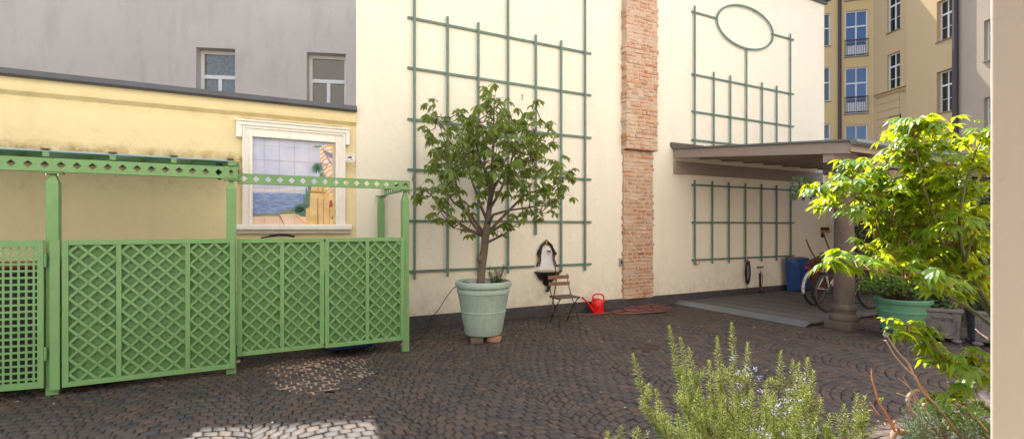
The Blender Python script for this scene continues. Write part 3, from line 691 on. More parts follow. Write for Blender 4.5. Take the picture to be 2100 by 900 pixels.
# ================================================================= green bin enclosure
YF = -1.50
en = thing('bin_enclosure', (0, YF, 0), 'green painted steel bin enclosure with lattice gates and pierced beams', 'bin enclosure')
def perforated(x0, x1, z0, z1, pitch, hw, hh, place):
    mb = MB(); n = int(round((x1-x0)/pitch)); p = (x1-x0)/n; zm = (z0+z1)/2
    for i in range(n):
        a = x0+i*p; bb = a+p; m_ = (a+bb)/2
        A, B, D, E = (a,z0), (bb,z0), (bb,z1), (a,z1); dl, drr, dt, dbm = (m_-hw,zm), (m_+hw,zm), (m_,zm+hh), (m_,zm-hh)
        for poly in ([A,(m_,z0),dbm,dl,(a,zm)], [(m_,z0),B,(bb,zm),drr,dbm], [(bb,zm),D,(m_,z1),dt,drr], [(a,zm),dl,dt,(m_,z1),E]):
            mb.poly([place(u, z) for u, z in poly])
    bm = None; return mb
def beam(x0, x1, y, z0, z1, axis='x'):
    if axis == 'x':
        mb = perforated(x0, x1, z0, z1, .122, .036, .036, lambda u, z: (u, y, z))
        mb.box(x0, x1, y+.003, y+.05, z1-.006, z1); mb.box(x0, x1, y+.003, y+.05, z0, z0+.006)
    else:
        mb = perforated(x0, x1, z0, z1, .122, .036, .036, lambda u, z: (y, u, z))
        mb.box(y-.05, y-.003, x0, x1, z1-.006, z1); mb.box(y-.05, y-.003, x0, x1, z0, z0+.006)
    return mb
xA = onY(106, 460, YF).x; xB = onY(474, 460, YF).x; xC = 1.80; YC = -1.36
beam(-4.6, xB+.06, YF-.002, 2.17, 2.30).build('pierced_beam', m_green, en, world=True, solid=.004)
beam(xB+.062, xC+.05, YC-.07, 2.125, 2.238).build('pierced_beam', m_green, en, world=True, solid=.004)
beam(YC-.06, -.02, xC+.045, 2.12, 2.233, 'y').build('pierced_beam', m_green, en, world=True, solid=.004)
def post(x, y, h=2.06, wd=.096, zc=2.165):
    mb = MB(); a = wd/2; c_ = .017
    mb.box(x-a, x+a, y-a, y+a, 0, h)
    mb.add([(x-a,y-a,h),(x+a,y-a,h),(x+a,y+a,h),(x-a,y+a,h),(x-c_,y-c_,zc-.015),(x+c_,y-c_,zc-.015),(x+c_,y+c_,zc-.015),(x-c_,y+c_,zc-.015)], [(0,1,5,4),(1,2,6,5),(2,3,7,6),(3,0,4,7),(4,5,6,7)])
    po = mb.build('post', m_green, en, world=True, bevel=.003)
    cp = MB(); cp.box(x-.075, x+.075, y-.055, y+.055, zc-.014, zc-.002); cp.build('cap_plate', m_green, po, world=True, bevel=.002)
    for s in (-.045, .045): MB().tube([(x+s, y-.04, zc-.034), (x+s, y-.04, zc-.014)], .010, 6).build('bolt', m_bolt, po, world=True)
    return po
post(xA, YF+.055); post(xB, YF+.055, zc=2.165); post(xC, YC, 1.98, .09, 2.12); post(xC-.02, -.08, 1.98, .09, 2.118); post(-3.45, YF+.055)
# joint plate with bolts at B
jp = MB(); jp.box(xB-.065, xB-.02, YF-.012, YF-.006, 2.168, 2.302); jp.box(xB+.02, xB+.065, YF-.012, YF-.006, 2.168, 2.302); jp.build('joint_plate', m_green, en, world=True)
jb = MB()
for sx_ in (-.045,.045):
    for z in (2.19, 2.28): jb.sphere((xB+sx_, YF-.014, z), .008, 8, 4)
jb.build('rivet', m_bolt, en, world=True)
# glass lean-to roof
rx = [-4.3, -3.0]+[onY(px, 325, YF).x for px in (95, 232, 357, 473)]; rx.insert(2, (rx[1]+rx[2])/2)
for i, x in enumerate(rx):
    ra = MB().bar((x, YF-.02, 2.335), (x, -.03, 2.50), .05, .05).build('rafter', m_green, en, world=True, bevel=.002)
    MB().box(x-.034, x+.034, YF-.04, YF+.04, 2.375, 2.388).build('clamp_plate', m_rail, ra, world=True)
for i in range(len(rx)-1):
    g_ = MB(); g_.bar(((rx[i]+rx[i+1])/2, YF-.035, 2.372), ((rx[i]+rx[i+1])/2, -.02, 2.535), rx[i+1]-rx[i]-.055, .008); g_.build('roof_pane', m_roofglass, en, world=True)
MB().box(-4.4, xB+.05, -.05, -.004, 2.46, 2.53).build('wall_rail', m_green, en, world=True)
MB().box(-4.4, xB+.05, -.045, -.004, 2.385, 2.42).build('lower_rail', m_rail, en, world=True)
dc = MB(); q9 = onY(450, 364, YF+.12); dc.sphere((q9.x, q9.y, q9.z), .028, 14, 8); dc.lathe([(.03,.01),(.034,.03),(.034,.16)], (q9.x,q9.y,q9.z), 16)
tag(dc.build('dome_camera', m_black, smooth=True), 'small black dome camera tucked behind the pierced beam', 'camera')
# lattice gates
def lattice_bay(x0, x1, z0, z1, dx, dz, y, dirn, W_=.024):
    mb = MB(); sl_ = dz/dx; k = -40
    for k in range(-60, 60):
        # line z = z0 + dirn*sl*(x-x0) + k*dz
        def zl_(x): return z0 + dirn*sl_*(x-x0) + (k+.5)*dz
        xs = [x0, x1]
        pts = []
        for x in xs:
            if z0 <= zl_(x) <= z1: pts.append((x, zl_(x)))
        for zz in (z0, z1):
            x = x0 + (zz - z0 - (k+.5)*dz)/(dirn*sl_)
            if x0 < x < x1: pts.append((x, zz))
        if len(pts) >= 2:
            pts.sort(); p, q_ = pts[0], pts[-1]
            if math.hypot(p[0]-q_[0], p[1]-q_[1]) > .03: mb.bar((p[0], y, p[1]), (q_[0], y, q_[1]), .004, W_, (0,0,1) )
    return mb
def gate(x0, x1, z0, z1, bays, y, dx, dz, stile=.05, ox=0, loose=None):
    gt = MB()
    gt.box(x0, x0+stile, y-.02, y+.02, z0, z1); gt.box(x1-stile, x1, y-.02, y+.02, z0, z1)
    gt.box(x0+stile, x1-stile, y-.0195, y+.0195, z1-stile, z1); gt.box(x0+stile, x1-stile, y-.0195, y+.0195, z0, z0+stile)
    edges = [x0+stile]
    wi = (x1-x0-2*stile)
    for f in bays: edges.append(x0+stile+wi*f)
    edges.append(x1-stile)
    for e_ in edges[1:-1]: gt.box(e_-.022, e_+.022, y-.019, y+.019, z0+stile, z1-stile)
    G = gt.build('gate', m_green, en, world=True, bevel=.003)
    MB().box(x0+stile, x1-stile, y+.022, y+.028, z0+.02, z1-.02).build('backing_sheet', m_greenb, G, world=True)
    la = MB(); rv = MB()
    for i in range(len(edges)-1):
        a = edges[i]+(.022 if i else 0); bb = edges[i+1]-(.022 if i < len(edges)-2 else 0)
        A = lattice_bay(a, bb, z0+stile, z1-stile, dx, dz, y-.006, 1); B = lattice_bay(a, bb, z0+stile, z1-stile, dx, dz, y-.012, -1)
        la.add(A.v, A.f); la.add(B.v, B.f)
        nx = int((bb-a)/(dx/2))+1; nz = int((z1-z0)/(dz/2))+2
        for p in range(nx+1):
            for q_ in range(nz):
                x = a+p*dx/2; z = z0+stile+(q_+.5 if False else q_)*dz/2+ (0)
                if (p+q_) % 2 == 1 and x < bb-.012 and x > a+.012 and z < z1-stile-.01:
                    rv.sphere((x, y-.0145, z), .006, 6, 3)
    la.add(rv.v, rv.f); la.build('lattice', m_green, G, world=True)
    return G
gA0 = onY(103, 460, YF-.03).x; gA1 = onY(482, 460, YF-.03).x
Gt = gate(gA0+.09, gA1, .075, 1.505, (.286, .715), YF-.03, .148, .148)
MB().box(gA0, gA0+.075, YF-.05, YF-.012, .06, 1.50).build('closing_strip', m_green, en, world=True, bevel=.003)
gB0 = onY(486, 460, YF+.03).x; gB2 = onY(828, 460, YC-.06).x; gBm = onY(665, 460, -1.42).x
gate(gB0, gBm-.004, .175, 1.50, (.5,), -1.43, .148, .152); gate(gBm+.004, gB2, .165, 1.50, (.52,), -1.43, .148, .152)
hg = MB()
for z in (.22, 1.47): hg.sphere((gBm, -1.455, z), .014, 8, 5)
hg.build('rust_spot', m_rust, en, world=True)
lt = MB(); lt.box(gB0-.05, gB0+.03, -1.475, -1.465, .11, .14); lt.box(gB2-.05, gB2+.04, -1.475, -1.465, .10, .13); lt.build('floor_catch', m_bolt, en, world=True)
# square mesh gate, ajar
ga = thing('x', (0,0,0), 'x', 'x'); bpy.data.objects.remove(ga)
hx = onY(92, 460, YF).x
gm = MB(); L = 1.25; an = R(9); ux, uy = -math.cos(an), math.sin(an)
def gp_(u, z, n=0): return Vector((hx+ux*u - uy*n*0, YF-.02+uy*u + n, z))
def gbox(mb, u0, u1, z0, z1, th_=.03):
    vs = [gp_(u0,z0,-th_/2),gp_(u1,z0,-th_/2),gp_(u1,z0,th_/2),gp_(u0,z0,th_/2),gp_(u0,z1,-th_/2),gp_(u1,z1,-th_/2),gp_(u1,z1,th_/2),gp_(u0,z1,th_/2)]
    mb.add(vs, [(0,3,2,1),(4,5,6,7),(0,1,5,4),(1,2,6,5),(2,3,7,6),(3,0,4,7)])
gbox(gm, 0, .05, .09, 1.505); gbox(gm, L-.05, L, .09, 1.505); gbox(gm, .05, L-.05, .09, .15); gbox(gm, .05, L-.05, 1.44, 1.505)
G2 = gm.build('gate', m_green, en, world=True, fix=True, bevel=.002); G2['label'] = 'gate of square pierced mesh, slightly ajar'
gl = MB(); n = 20
for i in range(n): u = .05+(L-.1)*(i+.5)/n; gbox(gl, u-.0095, u+.0095, .151, 1.439, .004)
nz = 20
for i in range(nz): z = .15+1.29*(i+.5)/nz; gbox(gl, .051, L-.051, z-.010, z+.010, .006)
gl.build('square_mesh', m_green, G2, world=True, fix=True)
hi = MB()
for z in (.35, 1.25): hi.tube([(hx+.012, YF-.03, z), (hx+.012, YF-.03, z+.13)], .011, 8)
hi.build('hinge', m_green, en, world=True)

# bins inside
def bin_(x, y, m_, label, lidm=None, sc_=1.0, hh_=1.22):
    b_ = thing('wheelie_bin', (x, y, 0), label, 'bin', 'bins inside the green enclosure')
    mb = MB(); w0, w1, d0, d1, h = .24*sc_, .29*sc_, .25, .32, hh_
    mb.add([(-w0,-d0,.06),(w0,-d0,.06),(w0,d0,.06),(-w0,d0,.06),(-w1,-d1,h),(w1,-d1,h),(w1,d1,h),(-w1,d1,h)], [(0,3,2,1),(4,5,6,7),(0,1,5,4),(1,2,6,5),(2,3,7,6),(3,0,4,7)])
    mb.box(-w1-.02, w1+.02, -d1-.02, d1+.02, h-.06, h-.01)
    mb.build('body', m_, b_, bevel=.02)
    lb = MB(); lb.box(-w1-.03, w1+.03, -d1-.04, d1+.02, h+.002, h+.05); lb.build('lid', lidm or m_, b_, bevel=.018)
    for s in (-1, 1): MB().tube([(s*w0*.9, d0-.02, .1), (s*(w0*.9+.05), d0-.02, .1)], .1, 16).build('wheel', m_black, b_, smooth=True)
    return b_
bin_(-1.35, -1.0, m_darkbin, 'black wheelie bin behind the lattice gate nearest the square mesh gate')
bin_(-2.15, -1.0, m_darkbin, 'black bin with dull red lid behind the square mesh gate', m_redbin)
bin_(-2.85, -.98, m_redbin, 'dull red bin behind the square mesh gate, leftmost')
bin_(1.15, -.92, m_bluebin, 'blue bin whose foot shows below the double lattice gates', None, 1.12, .98)
cl = MB(); pts = [onY(px, py, -.16) for px, py in ((535,488),(552,485),(572,482),(590,483),(604,486))]; cl.tube(pts, .012, 6)
cl.tube([p+Vector((.0,-.03,.012)) for p in pts[1:]], .012, 6)
tag(cl.build('cable_bundle', m_black, smooth=True), 'dark cable loop lying along the foot of the white sill', 'cable')

# ================================================================= potted chestnut tree
px_, py_ = 3.0, -1.22
pot = thing('plant_pot', (px_, py_, 0), 'large pale green round pot holding the tree, standing on bricks', 'pot')
z0 = .075
prof = [(.02,z0),(.235,z0),(.262,z0+.015),(.275,z0+.05),(.325,z0+.33),(.331,z0+.335),(.333,z0+.35),(.327,z0+.355),(.372,z0+.60),(.376,z0+.61),(.385,z0+.615),(.385,z0+.655),(.376,z0+.665),(.385,z0+.69),(.405,z0+.70),(.415,z0+.735),(.408,z0+.765),(.385,z0+.78),(.36,z0+.77),(.35,z0+.72),(.02,z0+.69)]
MB().lathe(prof, n=64).build('shell', m_pot, pot, smooth=True)
MB().lathe([(.01,z0+.70),(.2,z0+.715),(.352,z0+.705)], n=40, cap=False).build('soil', m_soil, pot)
for i, (dx, dy, rz, m_) in enumerate(((-.16,-.17,.2,m_stone),(.10,-.2,-.3,m_tile),(0,.2,.1,m_tile))):
    o = MB().box(-.09,.09,-.055,.055,0,.073).build('brick', m_, None, bevel=.006)
    o.location = (px_+dx-.02+.0, py_+dy, 0); o.rotation_euler = (0,0,rz-.5)
    tag(o, ['grey brick under the big pot, left front', 'orange brick under the big pot, right front', 'brick under the back of the big pot'][i], 'brick', 'bricks under the pot')

def leaflet(mb, base, d, up, L, W_, droop=.35, fold=.18, segs=((.0,.04),(.45,.8),(.72,1.0),(1.0,0))):
    d = d.normalized(); side = d.cross(up)
    if side.length < 1e-3: side = d.cross(Vector((1,0,0)))
    side.normalize(); nn = side.cross(d)
    vs = []; 
    for t_, w_ in segs:
        c_ = base + d*(L*t_) + Vector((0,0,-1))*(droop*L*t_*t_)
        vs += [c_ + side*(W_*w_/2) + nn*(fold*W_*w_), c_, c_ - side*(W_*w_/2) + nn*(fold*W_*w_)]
    fs = []
    for i in range(len(segs)-1):
        a = i*3; fs += [(a, a+3, a+4, a+1), (a+1, a+4, a+5, a+2)]
    mb.add(vs, fs)
def chestnut_leaf(mb, p, azim, size, rr):
    out = Vector((math.cos(azim), math.sin(azim), rr.uniform(-.35,.15))).normalized(); up = Vector((rr.uniform(-.25,.25), rr.uniform(-.25,.25), 1)).normalized()
    sidev = out.cross(up).normalized()
    for a, s in ((0,1),(38,.92),(-38,.92),(80,.7),(-80,.7)):
        a = R(a+rr.uniform(-8,8)); dv = out*math.cos(a)+sidev*math.sin(a); dv.z -= .25
        leaflet(mb, p, dv, up, size*s*rr.uniform(.9,1.1), size*.46*s, rr.uniform(.3,.8), .12)
tree = thing('chestnut_tree', (px_-.03, py_, z0+.70), 'small round crowned chestnut tree with reddish blossom stalks growing in the pale pot', 'tree')
rt = random.Random(5); D0 = 7.25
def T3(px, py, dd=0): return onD(px, py, D0+dd)
trunk = MB()
trunk.tube([T3(984,604),T3(986,575),T3(989,545),T3(992,520),T3(995,490),T3(998,470),T3(1001,448,.02),T3(1005,410,.05),T3(1008,370,.05),T3(1010,330,.03),T3(1012,280),T3(1013,225,-.02),T3(1014,195)], [.078,.062,.056,.058,.056,.056,.046,.037,.029,.022,.016,.010,.005], 14)
trunk.sphere(T3(984,531,-.05), .05, 10, 7, 1, 1, 1.3)
limbs = [([(993,488),(972,462),(950,425),(938,390),(930,350),(915,300),(897,240)],-.3), ([(996,482),(1020,456),(1048,428),(1070,405),(1088,394),(1120,392),(1150,370),(1172,352)],-.15),
         ([(1000,455),(985,420),(975,390),(960,350),(948,300),(950,240)],.35), ([(1003,430),(1022,400),(1040,360),(1055,310),(1075,262),(1098,220)],.3), ([(1004,420),(1015,380),(1045,340),(1090,320),(1120,290)],-.5),
         ([(994,486),(960,470),(930,448),(905,430),(885,400),(862,382)],.1), ([(1006,372),(985,330),(975,290),(978,250)],-.45), ([(1000,480),(1028,462),(1055,446),(1080,440),(1108,436)],.25),
         ([(998,465),(1012,440),(1040,432),(1085,425),(1135,420)],-.4), ([(992,500),(1010,492),(1035,480),(1065,455)],-.2), ([(1008,350),(1030,320),(1042,270),(1046,240)],.1),([(994,480),(965,440),(930,415),(905,375),(890,330)],.4),([(988,480),(955,472),(930,468)],-.3)]
LP = []
for pts, dd in limbs:
    n = len(pts); P3 = [T3(a, b_, dd*i/(n-1)) for i, (a, b_) in enumerate(pts)]; LP += P3[1:]
    trunk.tube(P3, [.021*(1-i/(n-1))**.8+.0035 for i in range(n)], 8)
trunk.build('trunk', m_limb, tree, world=True, smooth='all')
clumps = [(1015,199,38),(1000,212,26),(891,220,26),(898,250,30),(878,270,25),(945,228,20),(970,258,45),(1012,245,50),(1047,250,40),(1076,228,22),(1100,217,16),(1097,260,35),(1126,267,20),(1033,285,50),(980,288,45),(1076,288,45),(1115,302,26),(923,295,30),(888,299,16),(909,317,33),(955,320,45),(888,331,20),(998,330,40),(1055,316,50),(1090,331,40),(927,345,42),(969,345,40),(902,363,26),(930,373,30),(863,380,20),(884,388,13),(863,402,12),(998,373,30),(1040,366,34),(1069,359,35),(1104,352,35),(1140,338,26),(1175,352,18),(1158,363,20),(1140,373,28),(1154,395,20),(1129,388,28),(1083,380,25),(1122,416,26),(1140,423,20),(1090,423,20),(1076,437,20),(1110,441,9),(1047,459,22),(1019,476,13),(1083,466,14),(898,423,24),(927,423,28),(951,423,20),(895,441,13),(948,455,28),(927,466,18),(962,473,18),(980,405,16),(1060,395,22),(1020,300,45),(960,290,40)]
lv = MB(); tg = MB(); fl = MB()
for cx, cy, r in clumps:
    if rt.random() < .07: continue
    full = math.sqrt(max(0, 1-((cx-1015)/170)**2-((cy-340)/165)**2)) if ((cx-1015)/170)**2+((cy-340)/165)**2 < 1 else 0
    for side in ((-1, 1) if r > 28 else (rt.choice((-1,1)),)):
        dd = side*full*rt.uniform(.25, .95)
        n = int(2.2 + r*r/ ((235 if full > .72 and cy < 375 else 310) if r > 28 else 125))
        cen = T3(cx+rt.uniform(-4,4), cy+rt.uniform(-4,4), dd)
        near = min(LP, key=lambda q_: (q_-cen).length); mid = (near+cen)/2+Vector((rt.uniform(-.05,.05), rt.uniform(-.05,.05), -.05))
        tg.tube([near, mid, cen], [.009,.006,.004], 5)
        for i in range(n):
            ang = rt.uniform(0, 6.28); rad = r/F*D0*math.sqrt(rt.random())
            off = Vector((math.cos(ang)*rad, rt.uniform(-.8,.8)*r/F*D0, math.sin(ang)*rad)); p = cen+off
            tg.tube([cen+off*.1, p+Vector((0,0,.01))], [.003,.0018], 4)
            chestnut_leaf(lv, p, rt.uniform(0, 6.28), rt.uniform(.095,.145), rt)
for px, py in ((891,215),(1071,205),(1098,322),(1100,330),(1110,355),(846,372),(1012,235),(985,262),(1065,380),(1030,455),(905,248),(1040,272),(1085,395),(935,340),(1012,350)):
    p = T3(px, py, rt.uniform(-.5,0)); tg.tube([p, p+Vector((0,0,.09))], [.003,.002], 4)
    for i in range(16):
        q_ = p+Vector((rt.uniform(-.012,.012), rt.uniform(-.012,.012), rt.uniform(.0,.1))); fl.sphere(q_, .0065, 5, 3)
m_chl = leafmat('chestnut_leaf', ((.09,.16,.035),(.19,.27,.07)), (.42,.50,.09), .45)
m_blos = M('red_blossom', (.45,.13,.10), .6, .2, 30)
tg.build('twigs', m_twig, tree, world=True); lv.build('crown', m_chl, tree, world=True); fl.build('blossom', m_blos, tree, world=True)

def stemplant(name, label, cat, base, n, H, spread, leafL, leafW, m_leaf, rr, dens=.02, group=None, lean=(0,0)):
    t_ = thing(name, base, label, cat, group); st = MB(); lf = MB()
    for i in range(n):
        a = rr.uniform(0, 6.28); s = spread*math.sqrt(rr.random()); b0 = Vector((math.cos(a)*s*.5, math.sin(a)*s*.5, 0)); h = H*rr.uniform(.55,1.05)
        e_ = Vector((math.cos(a)*s+lean[0], math.sin(a)*s+lean[1], h)); m1 = b0.lerp(e_, .5)+Vector((rr.uniform(-.02,.02), rr.uniform(-.02,.02), 0))
        st.tube([b0, m1, e_], [.003,.0025,.0015], 4)
        k = int(h/dens)
        for j in range(k):
            f = (j+.5)/k; p = b0.lerp(m1, f*2) if f < .5 else m1.lerp(e_, f*2-1)
            an_ = j*2.4+a; d_ = Vector((math.cos(an_), math.sin(an_), rr.uniform(.3,1.1))); leaflet(lf, p, d_, Vector((0,0,1)), leafL*rr.uniform(.7,1.1), leafW, .2, .1)
    st.build('stems', m_mtwig, t_); lf.build('foliage', m_leaf, t_); return t_
m_dgl = leafmat('dark_narrow_leaf', ((.035,.09,.03),(.07,.15,.05)), (.12,.2,.05), .25)
stemplant('lavender_plant', 'low tuft of narrow green leaves beside the trunk in the pale pot', 'plant', (px_+.2, py_-.02, z0+.71), 46, .27, .15, .055, .012, m_dgl, rt)
cbl = MB(); pts = [Vector((px_-.2, py_-.05, z0+.745)), Vector((px_-.34, py_-.1, z0+.79))]+[onD(px, py, 7.2+.02*i) for i, (px, py) in enumerate(((928,592),(915,610),(900,634),(885,650),(868,662)))]
pts = [p for p in pts]; pts[-1].z = .02; pts.append(Vector((1.98, -.9, .012)))
cbl.tube(pts, .006, 6); tag(cbl.build('irrigation_cable', m_black, smooth='all'), 'thin black cable running from the pot rim down to the green enclosure', 'cable')

# ================================================================= wall fountain
fo = thing('wall_fountain', (onY(1118, 550).x, 0, .42), 'ornate black and gold cast iron wall fountain with white back plate', 'wall fountain')
def W3(zx, zy, y): return onY(1080+zx/4.05, 480+zy/4.5, y)      # reading off the enlarged view
bp = MB(); out = [(80,332),(105,310),(118,270),(120,180),(130,130),(150,112),(170,108),(192,120),(205,150),(215,190),(222,270),(235,310),(262,332)]
bp.prism([W3(a, b_, -.02) for a, b_ in out], (0,-.012,0)); bp.build('back_plate', m_enamel, fo, world=True, fix=True, bevel=.002)
io = MB(); gd = MB()
arch = [(95,295),(100,262),(108,230),(104,190),(110,150),(122,112),(142,88),(165,78),(190,88),(208,112),(220,150),(226,190),(224,230),(234,262),(240,295)]
io.tube([W3(a, b_, -.035) for a, b_ in arch], .025, 8)
for a, b_, r in ((165,64,.022),(150,76,.018),(180,76,.018),(128,100,.016),(205,100,.016),(98,160,.014),(234,160,.014),(98,145,.009),(232,142,.009),(92,190,.012),(240,188,.012),(98,275,.024),(235,275,.024),(100,240,.015),(232,240,.015),(86,290,.016),(248,290,.016),(120,120,.014),(214,120,.014),(105,210,.015),(228,212,.015)):
    io.sphere(W3(a, b_, -.035), r*1.25, 8, 6, 1, .6, 1.1)
for a in (105, 232): 
    p = W3(a, 180, -.03); io.box(p.x-.035, p.x+.035, p.y-.02, p.y+.02, p.z-.012, p.z+.03)
io.build('iron_frame', m_iron, fo, world=True, smooth=True)
for a, b_, r in ((165,75,.012),(165,92,.010),(102,230,.009),(100,255,.010),(230,232,.009),(232,258,.010),(100,285,.008),(238,285,.008),(130,150,.006),(150,112,.006)): gd.sphere(W3(a, b_, -.064), r*1.35, 7, 5, .8, .5, 1.5)
gd.build('gilding', m_gold, fo, world=True, smooth=True)
bc = W3(172, 345, 0); hwb = (W3(285,345,0).x-W3(68,345,0).x)/2
bs_ = MB(); N_ = 20
prof = [(0.10,-.27),(.32,-.23),(.38,-.17),(.66,-.13),(.80,-.07),(.86,-.025),(1.0,-.008),(1.0,.012),(.93,.012),(.82,-.02),(.3,-.06),(.02,-.07)]
vs = []; fs = []
for r, z in prof:
    for j in range(N_+1):
        a = math.pi*j/N_; vs.append((bc.x-hwb*r*math.cos(a), -.004-.22*r*math.sin(a), bc.z+z))
for i in range(len(prof)-1):
    for j in range(N_): k = N_+1; fs.append((i*k+j, i*k+j+1, (i+1)*k+j+1, (i+1)*k+j))
bs_.add(vs, fs); bs_.build('basin', m_iron, fo, world=True, smooth=True, fix=True)
bt = MB(); bt.tube([W3(175,400,-.06), W3(178,440,-.05), W3(186,480,-.04), W3(185,510,-.05), W3(172,520,-.06), W3(163,512,-.05)], [.06,.048,.036,.032,.03,.02], 8); bt.build('bracket', m_iron, fo, world=True, smooth=True)
tpz = MB(); a = W3(172,160,-.03); tpz.tube([a, a+Vector((0,-.09,0)), a+Vector((0,-.12,-.03))], .012, 8); tpz.tube([a+Vector((-.04,-.06,.02)), a+Vector((.05,-.06,.02))], .008, 6); tpz.tube([a+Vector((.0,-.07,-.05)), a+Vector((.0,-.02,-.05))], .01, 6)
tpz.build('tap', M('brass', (.28,.16,.09), .4, .2, 20, metal=.7), fo, world=True, smooth=True)
# chair (faces away from the wall)
ch = thing('folding_chair', (4.69, -.80, 0), 'folding bistro chair with brown slats and black legs before the fountain', 'chair', rz=R(-4))
w2 = .19
for s in (-1, 1):
    MB().tube([(s*w2, -.20, 0), (s*w2, .0, .32), (s*w2, .12, .50), (s*w2, .20, .66), (s*w2, .235, .82)], .009, 6).build('backrest_leg', m_iron, ch, smooth=True)
    MB().tube([(s*(w2-.022), .20, 0), (s*(w2-.022), .02, .27), (s*(w2-.022), -.17, .45)], .009, 6).build('crossed_leg', m_iron, ch, smooth=True)
MB().tube([(-w2+.022,.12,.13),(w2-.022,.12,.13)], .006, 5).tube([(-w2,-.12,.13),(w2,-.12,.13)], .006, 5).build('stretcher', m_iron, ch)
se = MB()
for i in range(7): y = -.19+i*.052; se.box(-.205, .205, y, y+.042, .452, .470)
se.box(-.2,-.18,-.18,.16,.437,.4515); se.box(.18,.2,-.18,.16,.437,.4515)
se.build('seat', m_seat, ch, bevel=.003)
ba = MB(); ba.box(-.205,.205,.195,.21,.74,.80); ba.box(-.205,.205,.165,.18,.63,.69); ba.build('backrest', m_slat, ch, bevel=.003)

# watering can
wc = thing('watering_can', (5.83, -.22, 0), 'bright red plastic watering can at the foot of the cream wall', 'watering can', rz=R(2))
bd = MB(); bd.lathe([(.105,0),(.118,.006),(.12,.05),(.116,.10),(.118,.105),(.113,.24),(.10,.255),(.06,.262),(.03,.262)], n=32); b_ = bd.build('body', m_red, wc, smooth=True)
MB().tube([(-.09,0,.04),(-.17,0,.13),(-.25,0,.235),(-.34,0,.30)], [.035,.026,.018,.013], 12).tube([(-.33,0,.293),(-.36,0,.315)], [.016,.024], 12).build('spout', m_red, wc, smooth=True)
MB().tube([(-.10,0,.25),(-.115,0,.30),(-.095,0,.345),(-.03,0,.365),(.06,0,.36),(.13,0,.335),(.155,0,.28),(.15,0,.21),(.112,0,.165)], .0155, 10).build('handle', m_red, wc, smooth='all')
MB().tube([(-.02,-.0,.255),(-.02,0,.285)], [.06,.055], 20).build('filler_rim', m_red, wc, smooth=True)
# hose
hs_ = MB(); ap = W3(212,185,-.08); pts = [ap, ap+Vector((.03,-.02,-.1)), W3(240,330,-.25), W3(245,440,-.12), W3(228,560,-.08), W3(215,650,-.08), W3(222,710,-.1)]
p0 = pts[-1].copy(); p0.z = .05; pts[-1] = p0; pts += [Vector((p0.x+.15,-.18,.015)), Vector((p0.x+.55,-.26,.014)), Vector((5.5,-.34,.014)), Vector((6.1,-.36,.014)), Vector((6.7,-.30,.014))]
def catmull(P_, m=6):
    o_ = []
    for i in range(len(P_)-1):
        a, b2, c2, d2 = P_[max(i-1,0)], P_[i], P_[i+1], P_[min(i+2,len(P_)-1)]
        for k in range(m):
            t_ = k/m; o_.append(.5*((2*b2)+(c2-a)*t_+(2*a-5*b2+4*c2-d2)*t_*t_+(3*b2-a-3*c2+d2)*t_**3))
    o_.append(P_[-1]); return o_
cc = Vector((7.0, -.42, 0)); k = 0
for i in range(6*14):
    a = 2*math.pi*i/14; lp_ = i//14; rx_ = .48+.07*math.sin(i*.45)+.07*((lp_*7)%5-2); ry_ = .26+.05*math.cos(i*.37)+.05*((lp_*3)%5-2)
    pts.append(Vector((cc.x-.15+.16*math.sin(lp_*2.1)+rx_*math.cos(a+math.pi/2*1), cc.y+.05*math.cos(lp_*1.7)+ry_*math.sin(a+math.pi/2), .014+.007*(lp_ % 5))))
hs_.tube(catmull(pts), .0125, 6); tag(hs_.build('garden_hose', m_hose, smooth='all'), 'brown rubber hose from the fountain tap, coiled on the cobbles', 'hose')
sk = thing('wall_socket', (onY(1271.5, 535).x, 0, .95), 'small grey switch box on the wall beside the brick strip', 'switch box')
x = sk.location.x; zs_ = onY(1271, 535).z
MB().box(x-.035, x+.03, -.045, -.002, zs_-.1, zs_+.06).build('housing', M('grey_box', (.35,.35,.34), .5), sk, world=True, bevel=.006)
MB().box(x-.02, x+.015, -.052, -.046, zs_-.06, zs_+.02).build('switch', m_black, sk, world=True, bevel=.002)

# ================================================================= lean-to canopy right
cn = thing('lean_to_canopy', (8, -1.8, 0), 'brown painted lean-to canopy roof over the bicycle deck', 'canopy')
ZW, ZO, YO = 3.30, 2.93, -3.55
sl2 = (ZO-ZW)/YO
def zc_(y): return ZW+(ZW-ZO)*y/(-YO)
MB().bar((8.03, -.01, zc_(-.01)-.1), (8.03, YO, zc_(YO)-.1), .06, .17).build('verge_beam', m_beam, cn, world=True, bevel=.006)
for i in range(1, 8):
    x = 8.03+i*.72
    MB().bar((x, -.07, zc_(-.07)-.12), (x, YO+.05, zc_(YO)-.12), .07, .11).build('rafter', m_beam, cn, world=True, bevel=.004)
MB().box(8.005, 13.3, -.065, -.002, 2.78, 3.04).build('wall_plate', m_beam, cn, world=True, bevel=.005)
MB().box(7.92, 8.9, -.04, -.002, 3.335, 3.44).build('flashing', m_stone, cn, world=True, bevel=.004)
bd = MB(); bd.prism([(8.0,-.005,zc_(0)-.022),(8.0,YO,zc_(YO)-.022),(8.0,YO,zc_(YO)-.004),(8.0,-.005,zc_(0)-.004)], (5.35,0,0)); bd.build('roof_boards', m_beam, cn, world=True, fix=True)
bd = MB(); bd.prism([(7.96,-.005,zc_(0)),(7.96,YO-.09,zc_(YO-.09)),(7.96,YO-.09,zc_(YO-.09)+.03),(7.96,-.005,zc_(0)+.03)], (5.4,0,0)); bd.build('roof_sheet', m_lead, cn, world=True, fix=True)
MB().box(8.0, 13.35, YO-.03, YO+.0, zc_(YO)-.16, zc_(YO)-.03).build('fascia', m_beam, cn, world=True, bevel=.004)
gt = MB(); pf = [(YO-.035, .0),(YO-.045,-.04),(YO-.075,-.07),(YO-.11,-.07),(YO-.135,-.03),(YO-.135,.015)]
